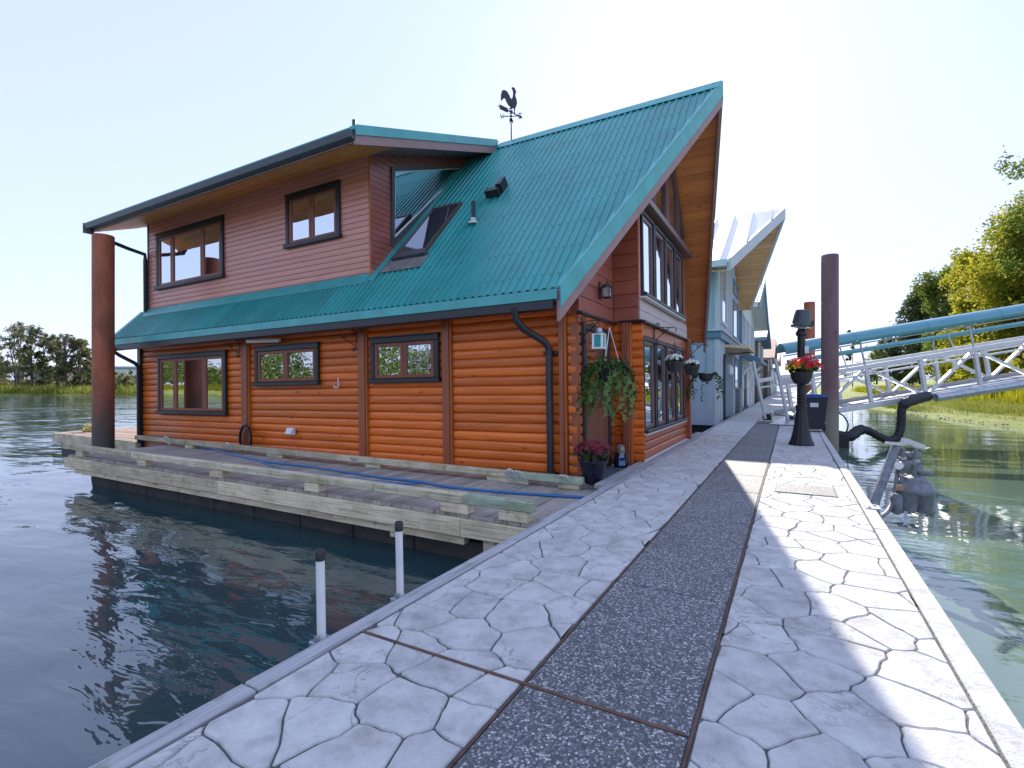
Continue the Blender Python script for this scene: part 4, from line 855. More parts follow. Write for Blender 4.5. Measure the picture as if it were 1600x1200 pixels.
# --- third house: white lap siding, blue trim, gable roof
N = thing('white_house', (-5,32,-.15), 'white lap sided floating house with blue trim and bracketed door canopy', 'floating house')
YA, YB = 26.8, 37.5
part('wall', MB().prism([(-2.15,YA,-.15),(-2.15,YB,-.15),(-2.15,YB,5.2),(-2.15,32.2,7.0),(-2.15,YA,5.2)], (-8,0,0)), M['hw'], N)
for i in range(30): part('lap_board', MB().prism([(-2.14,YA-.005,-.1+i*.176),(-2.14,YA-.035,-.095+i*.176),(-2.14,YA-.008,.07+i*.176)], (-3,0,0)), M['hw'], N)
part('corner_board', MB().box(-2.3,-2.08,YA-.04,YA+.25,-.1,5.2), M['hbt'], N); part('belt_band', MB().box(-2.16,-2.02,YA+.3,YB,2.55,2.8), M['hbt'], N)
for y in (28,30.6,33.5,35.6): nwin(N,-2.15,y,y+1.5,3.2,4.7,'hwt',1)
nwin(N,-2.15,33,35,.6,2.1,'hwt',1); part('door', MB().box(-2.15,-2.1,29.2,30.3,-.1,2.0), M['grey_door'], N)
part('roof_slope', MB().prism([(-1.35,26.1,4.95),(-1.35,32.2,7.15),(-1.35,38.3,4.95),(-1.35,38.3,4.75),(-1.35,32.2,6.95),(-1.35,26.1,4.75)], (-9,0,0)), M['hwt'], N)
part('roof_sheet', MB().prism([(-1.4,26.0,4.96),(-1.4,32.2,7.19),(-1.4,38.4,4.96),(-1.4,38.4,4.954),(-1.4,32.2,7.16),(-1.4,26.0,4.954)], (-9,0,0)), M['tin'], N)
part('rake_board', MB().vbar((-1.3,26.1,4.95),(-1.3,32.2,7.15),-.04,.02,-.35,.02).vbar((-1.3,32.2,7.15),(-1.3,38.3,4.95),-.04,.02,-.35,.02), M['slate'], N)
part('door_canopy', MB().prism([(-2.1,26.6,2.45),(-1.25,26.6,2.2),(-1.25,26.6,2.35),(-2.1,26.6,2.75)], (0,6.5,0)), M['slate'], N)
for y in (26.9,32.5): part('canopy_brace', MB().tube([(-2.1,y,1.5),(-1.9,y,1.85),(-1.5,y,2.15)],.08,6), M['white'], N)
for y in (28.6,31.0): part('porch_post', MB().box(-1.9,-1.8,y,y+.1,-.1,2.2), M['white'], N)
part('railing', MB().box(-2.0,-1.97,27.0,29,.85,.9).box(-2.0,-1.97,27,29,0,.05).box(-2.0,-1.97,27,27.03,0,.9).box(-2.0,-1.97,28,28.03,0,.9), M['iron'], N); part('hull', MB().box(-10,-2.2,YA+.1,YB,-.9,-.155), M['rubber'], N)
def plainhouse(y0, y1, X, he, hr, wall_, roof_, lab, wins):
    N = thing('row_house', (X-4,(y0+y1)/2,-.15), lab, 'floating house'); ym = (y0+y1)/2
    part('wall', MB().prism([(X,y0,-.15),(X,y1,-.15),(X,y1,he),(X,ym,hr),(X,y0,he)], (-8,0,0)), M[wall_], N)
    part('roof', MB().prism([(X+.6,y0-.6,he-.15),(X+.6,ym,hr+.1),(X+.6,y1+.6,he-.15),(X+.6,y1+.6,he-.4),(X+.6,ym,hr-.15),(X+.6,y0-.6,he-.4)], (-9,0,0)), M[roof_], N)
    for (a,b_,c,d) in wins: nwin(N, X, a, b_, c, d, 'hwt', 1)
    part('door', MB().box(X,X+.05,ym-.5,ym+.5,-.1,2.0), M['grey_door'], N); part('hull', MB().box(X-8,X-.1,y0+.1,y1,-.9,-.155), M['rubber'], N)
plainhouse(40,49,-2.1,4.6,5.9,'hd','slate','dark shingled narrow floating house beyond the white one',[(41,43,3,4.2),(45.5,47.5,3,4.2),(41,43,.7,1.9)])
plainhouse(52,63,-1.9,3.7,5.6,'hd','hbrown','dark house with faded brown roof farther along the dock',[(53,55,2.4,3.4),(59,61.5,.7,2)])
plainhouse(66,76,-2.0,3.2,4.6,'hw','slate','small white house second from the far end of the row',[(67,69,.8,2)])
plainhouse(79,92,-2.0,4.4,5.9,'hb','hbrown','distant blue grey house at the far end of the row',[(80,83,.8,2),(86,89,2.6,3.8)])

# ================================================================ GANGWAY
M['canopy'] = noisy('canopy_teal', (.04,.27,.33), .3, 2, .08, 0, .02, spec=1.0, coat=.6)
G0 = Vector((-.10,16.55,.16)); ga, gp = R(26.5), R(9.4)
e1 = Vector((math.cos(ga)*math.cos(gp), math.sin(ga)*math.cos(gp), math.sin(gp))); e2 = Vector((-math.sin(ga), math.cos(ga), 0)); e3 = e1.cross(e2)
GT = lambda p: G0+e1*p[0]+e2*p[1]+e3*p[2]
G = thing('gangway', tuple(G0), 'white aluminium truss gangway with teal canopy sloping up to the bank', 'gangway')
GL_, GW, GH = 26.0, 1.45, 1.10
for y in (0, GW):
    part('bottom_chord', MB(GT).box(.2,GL_,y-.06,y+.06,-.08,.08,.008), M['alu'], G); part('top_chord', MB(GT).box(-.05,GL_,y-.05,y+.05,GH-.06,GH+.06,.008), M['alu'], G); part('hand_rail', MB(GT).box(-.05,GL_,y-.03,y+.03,GH-.24,GH-.19), M['alu'], G)
    for i in range(16):
        x = .88+1.52*i
        part('truss_post', MB(GT).box(x-.05,x+.05,y-.045,y+.045,.08,GH-.06,.006), M['alu'], G)
        if i % 2:
            for s_ in (-1,1): part('diagonal', MB(GT).bar((x+.09*s_,y,GH-.08),(x+1.40*s_,y,.10),.07,.095,(0,1,0)), M['alu'], G)
            part('hoop_rod', MB(GT).tube([(x,y,GH),(x,y+(.05 if y == 0 else -.05),GH+.82 if y == 0 else GH+.38)],.026,6), M['steel'], G)
            if y == 0: part('hoop_rod', MB(GT).tube([(x-.45,y+.1,GH+.05),(x-.43,y+.3,GH+.66)],.018,6), M['alu'], G)
for i in range(13):
    x0, x1 = .22+2.02*i, .22+2.02*(i+1)-.012
    arc = [(math.cos(t_), math.sin(t_)) for t_ in np.linspace(R(-25), R(190), 12)]; b = MB(GT); n = len(arc); vs = [(x, .16-.27*c, GH+.82+.23*s_) for x in (x0,x1) for c, s_ in arc]
    b.add(vs, [(k,k+1,n+k+1,n+k) for k in range(n-1)]); b.add([(x, .16-.262*c, GH+.82+.222*s_) for x in (x0,x1) for c, s_ in arc], [(n+k,n+k+1,k+1,k) for k in range(n-1)]); part('canopy_panel', b, M['canopy'], G, fix=False)
part('canopy_tube', MB(GT).tube([(1.0,GW,GH+.44),(GL_,GW,GH+.44)],.075,10), M['canopy'], G)
part('canopy_rail', MB(GT).tube([(.2,.02,GH+.68),(GL_,.02,GH+.68)],.022,6), M['alu'], G)
for i in range(44): part('tread_plank', MB(GT).box(.3+i*.58,.3+i*.58+.56,.06,GW-.06,-.03,.01), M['steel'], G)
part('kick_board', MB(GT).box(.3,GL_,.062,.085,.012,.11), M['curb'], G); part('kick_board', MB(GT).box(.3,GL_,GW-.085,GW-.062,.012,.11), M['curb'], G)
for y in (0, GW): part('end_frame', MB(GT).bar((-.05,y,1.75),(0.02,y,-.12),.06,.09,(0,1,0)).bar((-.18,y,1.75),(-.13,y,1.0),.03,.04,(0,1,0)), M['alu'], G); part('foot_wheel', MB(GT).lathe([(.13,-.05),(.13,.05)],14,(.12,y+.1,-.1),axis=(e1 and Vector((1,0,0)),Vector((0,0,1)),Vector((0,1,0)))), M['rubber'], G)
part('end_panel', MB(GT).box(-.0,.55,-.02,.02,.95,GH+.05), M['alu'], G)
part('ramp_plate', MB().prism([(-.55,15.9,.012),(.60,15.7,.012),(.95,16.6,.16),(-.15,17.2,.16)], (0,0,.02)), M['steel'], G)
part('gangway_pier', MB(GT).box(GL_-.6,GL_+.4,-.3,GW+.3,-3.2,-.1), M['slab'], G)
# service pipe along the gangway, and the floating sewer hose
single('service_pipe', MB(GT).tube([(4.05,-.16,-.06),(GL_,-.16,-.16)],.115,14), M['steel'], tuple(GT((4.05,-.16,-.06))), 'long silver service pipe strapped along the near side of the gangway', 'pipe')
hpts = [at_d(*p) for p in ((1318,683,13.9),(1330,681,13.9),(1343,672,14),(1356,673,14),(1375,683,14),(1390,688,14),(1403,681,14),(1408,662,14),(1409,640,14),(1415,630,14),(1428,625,14.1),(1450,619,14.3))]
def smooth(pts, n=6):
    P_ = [pts[0]]+list(pts)+[pts[-1]]; out = []
    for i in range(1, len(P_)-2):
        for k in range(n):
            t_ = k/n; a,b,c,d = P_[i-1:i+3]; out.append(.5*((2*b)+(c-a)*t_+(2*a-5*b+4*c-d)*t_**2+(3*b-a-3*c+d)*t_**3))
    return out+[pts[-1]]
hs_ = smooth(hpts, 7); nn_ = len(hs_); rr = [.105+.008*math.sin(i*2.1)+(.035 if i > nn_-20 or 4 < i < 18 else 0) for i in range(nn_)]
sh_ = single('sewer_hose', MB().tube(hs_, rr, 14), M['rubber'], tuple(hs_[0]), 'thick black wrapped hose drooping from gangway pipe to the water', 'hose')
cp = smooth([at_d(*p) for p in ((1303,600,14.4),(1308,640,14.3),(1318,650,14.2),(1325,662,14.1),(1322,675,14),(1312,680,13.9))],6); single('power_cable', MB().tube(cp,.022,6), M['rubber'], tuple(cp[-1]), 'thin black cable looping from the purple pile down to the water', 'cable')
bx_ = at_d(1309,684,14.1); single('pump_float', MB().box(bx_.x-.25,bx_.x+.25,bx_.y-.25,bx_.y+.25,-.75,-.2,.03).tube([bx_+Vector((-.2,0,.2)),bx_+Vector((.35,0,.1))],.05,6), M['rubber'], (bx_.x,bx_.y,-.6), 'dark float box beside the purple pile where the black hose ends', 'float')
# dolphin of gas meter pipes hanging off the dock edge
gm = thing('meter_stand', (.78,5.9,-.1), 'grey cluster of meters, valves and bent pipe over the water at right', 'utility meter')
q = lambda u, v, d=5.2: at_d(u, v, d)
part('stand_pipe', MB().tube(smooth([q(1372,812,4.9),q(1366,795,4.95),q(1370,775,5),q(1384,740,5.1),q(1400,697,5.2)],5),.042,12), M['grey_metal'], gm)
part('side_pipe', MB().tube(smooth([q(1375,808,4.95),q(1388,798,5.1),q(1397,775,5.2),q(1402,740,5.25),q(1408,715,5.3)],5),.020,8), M['grey_metal'], gm)
c = q(1428,776); b = MB()
for dx, dy in ((-.07,-.04),(.075,.03)): b.lathe([(.03,-.17),(.085,-.15),(.10,-.06),(.105,.03),(.11,.05)], 14, c+Vector((dx,dy,0)))
b.lathe([(.185,.05),(.19,.075),(.15,.15),(.10,.20),(.05,.215)], 16, c); part('meter_body', b, M['grey_metal'], gm)
part('small_meter', MB().lathe([(.02,-.12),(.05,-.10),(.055,.06),(.03,.09)], 12, q(1401,785,5.15)), M['grey_metal'], gm)
for (u, v, r_, dd) in ((1409,727,.065,5.2),(1430,729,.06,5.25),(1432,711,.045,5.3),(1420,712,.045,5.3)):
    cc = q(u,v,dd); part('regulator', MB().lathe([(r_*.4,-.06),(r_,-.03),(r_,.0),(r_*.95,.01),(r_,.02),(r_*.5,.05)],14,cc,axis=(Vector((.5,.2,.84)).normalized(),Vector((-.86,.1,.5)).normalized(),Vector((0.05,-.97,.2)).normalized())), M['grey_metal'], gm)
b = MB(); b.tube([q(1409,755),q(1411,700)],.02,8); b.tube([q(1428,755),q(1431,700)],.022,8); b.tube([q(1405,728),q(1440,722)],.02,8); b.tube([q(1436,738),q(1455,740)],.03,10); b.tube([q(1430,733),q(1446,740)],.03,8); part('pipe_work', b, M['grey_metal'], gm)
b = MB()
for k in range(10): an = k*math.pi/5; b.tube([c+Vector((.17*math.cos(an),.17*math.sin(an),.045)),c+Vector((.17*math.cos(an),.17*math.sin(an),.09))],.010,6)
for (u,v,dd) in ((1411,742,5.2),(1431,745,5.2),(1410,716,5.2),(1431,720,5.2)): b.lathe([(.034,-.012),(.034,.012)],10,q(u,v,dd))
part('bolts', b, M['steel'], gm, kind='stuff')
part('valve_handle', MB().bar(q(1440,703,5.25),q(1452,700,5.3),.02,.012).bar(q(1398,727,5.12),q(1407,722,5.12),.02,.012), M['steel'], gm); part('dial', MB().lathe([(.04,-.01),(.04,.012)],14,q(1404,727,5.1),axis=(Vector((1,0,0)),Vector((0,0,1)),Vector((0,-1,0)))), M['white'], gm)
part('top_bar', MB().bar(q(1385,692,5.1),q(1420,695,5.25),.03,.03).bar(q(1412,688,5.2),q(1442,699,5.3),.05,.05).bar(q(1414,687,5.2),q(1413,694,5.2),.03,.04), M['alu'], gm)
b = MB(); a0, a1, a2, a3 = q(1374,815,4.95),q(1424,819,5.1),q(1432,828,5.0),q(1376,821,4.85); [b.bar(x_,y_,.025,.025) for x_,y_ in ((a0,a1),(a1,a2),(a2,a3),(a3,a0),(a0.lerp(a1,.6),a3.lerp(a2,.6)))]; b.bar(q(1415,822,5),q(1415,800,5.1),.03,.03); part('bracket', b, M['steel'], gm)
part('tag', MB().box(*[v for i_ in range(3) for v in ((q(1406,762,5.1)[i_]-(.028,.006,.026)[i_]),(q(1406,762,5.1)[i_]+(.028,.006,.026)[i_]))]), noisy('tag_tan',(.42,.24,.12),.6,20,.2), gm)

# ================================================================ LAMP POST, BASKETS, BIN
lx, ly = .17, 11.0
L_ = thing('lamp_post', (lx,ly,0), 'black cast iron lamp post with upturned dark pot over its lamp', 'lamp post')
part('base', MB().lathe([(.215,0),(.215,.03),(.205,.05),(.18,.10),(.15,.22),(.115,.42),(.095,.62),(.088,.70)],32,(lx,ly,0),flute=.05), M['iron'], L_)
part('shaft', MB().lathe([(.10,.70),(.10,.74),(.075,.76),(.072,1.2),(.066,2.05),(.095,2.08),(.095,2.12),(.05,2.2)],20,(lx,ly,0)), M['iron'], L_)
for z in (.80,.86,.92): part('ring', MB().lathe([(.075,z),(.086,z+.012),(.075,z+.024)],20,(lx,ly,0)), M['iron'], L_)
part('outlet_box', MB().box(lx+.05,lx+.12,ly-.09,ly-.03,1.72,1.86,.008), M['white'], L_); part('clamp', MB().lathe([(.08,1.60),(.085,1.62),(.08,1.64)],14,(lx,ly,0)).box(lx-.16,lx+.16,ly-.02,ly+.02,1.60,1.63), M['iron'], L_)
part('lamp', MB().lathe([(.05,2.18),(.09,2.24),(.09,2.36),(.04,2.44)],14,(lx,ly,0)), M['hwt'], L_)
ax_ = (Vector((.99,0,-.12)).normalized(),Vector((0,1,0)),Vector((.12,0,.99)).normalized()); pot = single('upturned_pot', MB().lathe([(.175,-.02),(.18,.02),(.165,.035),(.145,.22),(.125,.30),(.10,.305)],20,(lx+.0,ly,2.24),axis=ax_).tube([(lx+.18,ly,2.24),(lx+.20,ly-.02,2.34)],.02,6), M['gutter'], (lx,ly,2.22), 'slate blue plastic pot turned upside down on the lamp post', 'pot')
def leaves(n, cen, rad, size, droop=0, up=.0):
    v = []; f = []
    for i in range(n):
        d = Vector((random.gauss(0,1),random.gauss(0,1),random.gauss(0,1))).normalized()*random.random()**.4; p = Vector(cen)+Vector((d.x*rad[0],d.y*rad[1],d.z*rad[2]))
        p.z -= droop*random.random()**2
        a = Vector((random.gauss(0,1),random.gauss(0,1),random.gauss(0,.7))).normalized(); b_ = a.orthogonal().normalized(); b_ = Matrix.Rotation(random.random()*6.28,3,a)@b_; s_ = size*random.uniform(.6,1.3); o = len(v)
        v += [p-a*s_, p+b_*s_*.6, p+a*s_, p-b_*s_*.6]; f.append((o,o+1,o+2,o+3))
    return v, f
def blooms(n, cen, rad, size, up=True):
    b = MB()
    for i in range(n):
        d = Vector((random.gauss(0,1),random.gauss(0,1),abs(random.gauss(0,1)) if up else random.gauss(0,1))).normalized(); p = Vector(cen)+Vector((d.x*rad[0],d.y*rad[1],d.z*rad[2]))*random.uniform(.85,1.1); nrm_ = (d+Vector((0,-.5,.3))).normalized(); u = nrm_.orthogonal().normalized(); w = nrm_.cross(u); s_ = size*random.uniform(.7,1.25); vs = [p+nrm_*s_*.25]
        for k in range(10): an = k*math.pi/5; r_ = s_*(1 if k%2 else .62); vs.append(p+u*math.cos(an)*r_+w*math.sin(an)*r_+nrm_*s_*(.22 if k%2 else -.05))
        b.add(vs, [(0,1+k,1+(k+1)%10) for k in range(10)])
    return b
fb = thing('flower_basket', (lx,ly,1.20), 'black bowl of red, orange and yellow flowers on the lamp post', 'flower basket'); cz = 1.36
part('bowl', MB().lathe([(.06,1.13),(.13,1.17),(.175,1.27),(.185,1.345),(.195,1.35),(.195,1.37),(.17,1.36)],20,(lx,ly-.13,0)), M['plastic'], fb)
part('foliage', MB().add(*leaves(300,(lx,ly-.13,1.45),(.27,.27,.13),.05)), M['ivy'], fb, smooth=False, fix=False)
part('blossoms', blooms(40,(lx+.05,ly-.13,1.46),(.26,.24,.20),.06), M['petal_red'], fb, smooth=False, fix=False); part('blossoms', blooms(26,(lx-.07,ly-.18,1.45),(.2,.2,.15),.052), M['petal_orange'], fb, smooth=False, fix=False); part('blossoms', blooms(24,(lx-.10,ly-.24,1.42),(.17,.15,.10),.045), M['petal_yellow'], fb, smooth=False, fix=False)
bn = thing('wheeled_bin', (.48,14.3,0), 'dark wheeled bin with blue lid behind the lamp post', 'bin')
part('body', MB().prism([(.27,14.1,.06),(.69,14.1,.06),(.69,14.5,.06),(.27,14.5,.06)],(0,0,.001)).add([(.27,14.1,.06),(.69,14.1,.06),(.69,14.5,.06),(.27,14.5,.06),(.20,14.02,.82),(.76,14.02,.82),(.76,14.58,.82),(.20,14.58,.82)],[(0,1,5,4),(1,2,6,5),(2,3,7,6),(3,0,4,7)]), M['bin'], bn, fix=False); part('lid', MB().box(.18,.78,14.0,14.6,.822,.87,.015).box(.3,.66,14.1,14.5,.871,.9,.01), M['bin_lid'], bn); part('label', MB().par((.40,14.045,.60),(.17,0,0),(0,-.012,.10),(0,-.004,0)), M['white'], bn)
for x in (.25,.71): part('wheel', MB().lathe([(.10,-.025),(.10,.025)],14,(x,14.5,.10),axis=(Vector((0,1,0)),Vector((0,0,1)),Vector((1,0,0)))), M['rubber'], bn)
# --- entrance: flower pot, figurine, ivy basket, little lantern
fp = thing('mum_pot', (-2.08,5.78,-.045), 'dark blue glazed pot of wine red chrysanthemums by the door', 'potted plant')
part('pot', MB().lathe([(.085,-.044),(.10,-.03),(.145,.14),(.165,.215),(.178,.22),(.178,.245),(.15,.235)],24,(-2.08,5.78,0)), M['glaze'], fp)
part('foliage', MB().add(*leaves(420,(-2.08,5.78,.31),(.22,.22,.10),.035)), leafm('mum_leaf',(.05,.075,.04),(.16,.19,.11),.3), fp, smooth=False, fix=False); part('blossoms', blooms(130,(-2.09,5.78,.34),(.21,.21,.13),.032), M['petal_wine'], fp, smooth=False, fix=False)
gx, gy = -2.13, 7.08
gn = thing('garden_figurine', (gx,gy,-.045), 'small painted stone garden figurine in blue apron beside the wood post', 'figurine')
part('robe', MB().lathe([(.10,-.044),(.105,-.02),(.095,.08),(.075,.15),(.05,.18)],16,(gx,gy,0)), M['glaze'], gn); part('apron', MB().prism([(gx+.0,gy-.108,0),(gx+.085,gy-.075,0),(gx+.062,gy-.06,.15),(gx+.0,gy-.082,.15)],(.004,-.006,0)), noisy('apron_blue',(.16,.28,.52),.6,20,.2), gn)
part('head', MB().sphere((gx,gy,.215),.052,12,8).lathe([(.03,.175),(.05,.19),(.015,.10)],10,(gx+.02,gy-.045,0)).sphere((gx+.022,gy-.05,.215),.012,6,4), noisy('stone_beige',(.45,.36,.24),.7,30,.3), gn); part('hood', MB().lathe([(.062,.175),(.068,.22),(.05,.265),(.015,.29)],14,(gx-.012,gy+.012,0)), noisy('hood_grey',(.16,.15,.14),.7,30,.3), gn); part('arms', MB().tube([(gx-.07,gy-.02,.15),(gx-.06,gy-.09,.09),(gx,gy-.11,.10)],.02,6).tube([(gx+.08,gy-.02,.15),(gx+.09,gy-.06,.09),(gx+.03,gy-.11,.09)],.02,6), M['glaze'], gn)
def ivy(b_, base, n, L, spread, s=.034):
    for i in range(n):
        a = random.random()*6.28; p = Vector(base)+Vector((math.cos(a),math.sin(a),0))*.10; d = Vector((math.cos(a)*spread,math.sin(a)*spread,.4)); Lk = L*random.uniform(.35,1); st = 0
        while st < Lk:
            d += Vector((random.gauss(0,.16),random.gauss(0,.16),-.30)); d.normalize(); p = p+d*.034; st += .034
            u = Vector((random.gauss(0,1),random.gauss(0,1)-.8,random.gauss(0,.8))).normalized(); t_ = u.orthogonal().normalized(); w = u.cross(t_); t_ = Matrix.Rotation(random.random()*6.28,3,u)@t_; w = u.cross(t_); k = s*random.uniform(.6,1.35); q_ = p+Vector((random.gauss(0,.018),random.gauss(0,.018),0))
            b_.add([q_-t_*k*.5, q_-t_*k*.2+w*k*.62, q_+t_*k*.1+w*k*.35, q_+t_*k, q_+t_*k*.1-w*k*.35, q_-t_*k*.2-w*k*.62], [(0,1,2,3,4,5)])
    return b_
ix, iy = -1.99, 6.13
iv = thing('ivy_basket', (ix,iy,1.25), 'hanging basket of trailing ivy in front of the wooden door', 'hanging plant')
part('pot', MB().lathe([(.07,1.17),(.12,1.20),(.145,1.33),(.15,1.35),(.13,1.34)],18,(ix,iy,0)), M['plastic'], iv)
b = MB(); [b.tube([(ix,iy,1.86),(ix+.14*math.cos(a),iy+.14*math.sin(a),1.35)],.004,4) for a in (0.4,2.5,4.6)]; part('hanger', b, M['white'], iv)
part('foliage', ivy(MB(), (ix-.02,iy,1.38), 58, .80, .10, .040), M['ivy'], iv, smooth=False, fix=False)
part('trailing_vines', ivy(MB(), (ix+.02,iy+.0,1.16), 14, .66, .10, .05), leafm('ivy_pale',(.14,.22,.07),(.26,.36,.14),.45), iv, smooth=False, fix=False)
tl = thing('teal_lantern', (-2.06,5.93,1.60), 'small square lantern with teal panes in white frame by the corner bracket', 'lantern'); b = MB(); x0,y0,z0 = -2.12,5.90,1.60
for sx in (0,.11):
    for sy in (0,.11): b.box(x0+sx-.012,x0+sx+.012,y0+sy-.012,y0+sy+.012,z0,z0+.15)
b.box(x0-.014,x0+.124,y0-.014,y0+.124,z0-.02,z0); b.box(x0-.014,x0+.124,y0-.014,y0+.124,z0+.15,z0+.165); part('frame', b, M['white'], tl); part('pane', MB().box(x0,x0+.11,y0,y0+.11,z0+.003,z0+.147), mat('teal_glass',(.02,.30,.26),.15), tl); part('roof', MB().lathe([(.085,.166),(.04,.20),(.035,.235),(.01,.25)],8,(x0+.055,y0+.055,z0)), M['steel'], tl); part('hanger', MB().tube([(x0+.055,y0+.055,z0+.24),(x0+.055,y0+.055,z0+.31)],.005,5), M['iron'], tl)
for (x, y, z, lab) in ((-1.60,8.18,1.44,'black hanging bowl of white flowers before the bay windows, the nearer one'),(-1.60,9.75,1.42,'black hanging bowl of white flowers at the bay, the farther one')):
    w_ = thing('white_flower_bowl', (x,y,z), lab, 'hanging plant', 'bowls of white flowers on the bay'); part('bowl', MB().lathe([(.06,-.11),(.10,-.09),(.13,.02),(.14,.04),(.14,.06),(.12,.05)],18,(x,y,z)), M['plastic'], w_)
    part('foliage', MB().add(*leaves(150,(x,y,z+.09),(.13,.13,.06),.03)), M['ivy'], w_, smooth=False, fix=False); part('blossoms', blooms(34,(x,y,z+.10),(.12,.12,.07),.03), M['petal_white'], w_, smooth=False, fix=False); part('hanger', MB().tube([(x,y,z+.05),(x,y,z+.42)],.004,4).tube([(x-.12,y,z+.05),(x,y,z+.36),(x+.12,y,z+.05)],.004,4), M['iron'], w_)
w_ = thing('ivy_bowl', (-1.52,10.95,1.33), 'small hanging bowl with long thin ivy strand past the bay corner', 'hanging plant'); part('bowl', MB().lathe([(.07,1.20),(.13,1.25),(.15,1.36),(.13,1.35)],16,(-1.52,10.95,0)), M['plastic'], w_); part('foliage', ivy(MB(),(-1.5,10.93,1.36),16,.75,.7,.04), M['ivy'], w_, smooth=False, fix=False); part('hanger', MB().tube([(-1.52,10.95,1.36),(-1.52,10.95,1.84)],.004,4), M['iron'], w_)
# --- things lying on the moored deck
zp = lambda u, v, z=-.085: (lambda d: Vector((0,0,z))+Vector((1,1,0))*0+at_d(u,v,d)*1.0)( (1.15-z)*790/(v-600) )
bp = smooth([zp(*p) for p in ((292,698),(330,702),(370,712),(420,722),(480,729),(540,738),(600,747),(655,753),(700,761),(770,768),(840,773),(905,777),(930,777))],6); [setattr(p,'z',-.082) for p in bp]
single('water_hose', MB().tube(bp,.016,8), M['blue_hose'], tuple(bp[0]), 'long blue hose lying along the grey deck planks', 'hose')
b2 = smooth([zp(*p) for p in ((395,716),(450,735),(520,744),(590,752),(640,756),(662,752))],6); [setattr(p,'z',-.086) for p in b2]
single('water_hose', MB().tube(b2,.012,8), M['blue_hose'], tuple(b2[0]), 'shorter blue hose curving beside the long one on the deck', 'hose')
def coil(x, y, z, r, n, lab):
    b = MB()
    for k in range(n): rk = r*random.uniform(.75,1.15); o = Vector((random.uniform(-.05,.05),random.uniform(-.015,.015),0)); b.tube([Vector((x+rk*.55*math.cos(a)+.03*k-.05, y-.02-.05*math.sin(a)-.012*k, z+rk*math.sin(a)))+o for a in np.linspace(-.6,4.2,20)],.009,6)
    single('rope_coil', b, M['rope'], (x,y,z), lab, 'rope', 'ropes tied on the wall rail')
coil(-3.02,5.56,.0,.10,6,'loose coil of pale green rope over the wall rail, the largest one'); coil(-2.36,5.57,.02,.06,3,'small rope loop on wall rail near the dark downspout'); coil(-5.75,5.57,.01,.06,3,'rope loop on the wall rail below the small middle windows'); coil(-8.9,5.57,.02,.07,3,'rope loop on the wall rail beside the black coiled hose'); coil(-10.9,5.57,.02,.09,4,'rope loop on the wall rail below the triple window')

# ================================================================ VEGETATION
def tree(name, x, y, z, h, lobes, leaf, nleaf, ls, lab, group, trunk_r=.18, lean_=0, stems=1):
    o = thing(name, (x,y,z), lab, 'tree', group); base = Vector((x,y,z)); b = MB()
    for s_ in range(stems):
        off = Vector((random.uniform(-.4,.4),random.uniform(-.4,.4),0))*(stems > 1); top = base+Vector((lean_+off.x*3,off.y*3,h*.93)); pts = [base+off*.5-Vector((0,0,.4)), base+off+Vector((0,0,h*.3)), base+off*2+Vector((lean_*.5+random.uniform(-.2,.2),random.uniform(-.2,.2),h*.6)), top]; b.tube(smooth(pts,4), [trunk_r*(1-.9*i/12)/(stems**.5) for i in range(13)], 7)
        for (lx_,ly_,lz_,lr) in lobes:
            if random.random() < .8: st = base+off+Vector((lean_*lz_*.5,0,h*max(.18,lz_-.2))); en = base+Vector((lx_,ly_,h*lz_)); b.tube([st, st.lerp(en,.5)+Vector((0,0,.15)), en], [trunk_r*.28,trunk_r*.18,trunk_r*.06], 5)
    part('trunk', b, M['bark'], o)
    V = []
    tot = sum(l[3]**2 for l in lobes)
    for (lx_,ly_,lz_,lr) in lobes:
        n = int(nleaf*lr**2/tot); nc = max(5, int(n/38)); cc = rng.normal(size=(nc,3)); cc /= np.linalg.norm(cc,axis=1)[:,None]; cc *= (rng.random(nc)**.45)[:,None]*np.array([lr,lr,lr*.8]); idx = rng.integers(0,nc,n)
        V.append(np.array([lx_+x,ly_+y,h*lz_+z])+cc[idx]+rng.normal(size=(n,3))*lr*.15)
    P_ = np.concatenate(V)-np.array([x,y,z]); n = len(P_); a = rng.normal(size=(n,3)); a /= np.linalg.norm(a,axis=1)[:,None]; c = np.cross(a, rng.normal(size=(n,3))); c /= np.linalg.norm(c,axis=1)[:,None]; s_ = (ls*rng.uniform(.55,1.3,n))[:,None]
    v = np.stack([P_-a*s_, P_+c*s_*.6, P_+a*s_, P_-c*s_*.6],1).reshape(-1,3); me = raw('crown', v, np.arange(4*n).reshape(n,4), [M[leaf]]); q_ = bpy.data.objects.new('crown', me); COL.objects.link(q_); q_.parent = o; BASE[q_.name] = base; return o
def lobeset(h, w, n, z0=.3, z1=.95, top=.5):
    out = []
    for i in range(n):
        k = z0+(z1-z0)*(i+.5)/n; ww = w*(1-top*((k-z0)/(z1-z0))**1.5); a = random.random()*6.28; r_ = ww*random.uniform(.2,.85); out.append((r_*math.cos(a), r_*math.sin(a), k, w*random.uniform(.38,.62)))
    return out
GR = 'trees on the right bank'
def px(u, d): p = at_d(u, 600, d); return p.x, p.y
x, y = px(1596,36); tree('alder_tree', x, y, 1.0, 12.2, lobeset(12.2,3.6,26,.10,.97,.45), 'leaf_yellow', 30000, .12, 'big yellowing tree at right edge, tallest above the gangway canopy', GR, .25)
x, y = px(1530,43); tree('alder_tree', x, y, 1.2, 11.2, lobeset(11.2,3.0,20,.08,.97,.5), 'leaf_yellow', 22000, .13, 'yellow green tree left of the tallest one, rising over the canopy', GR, .2)
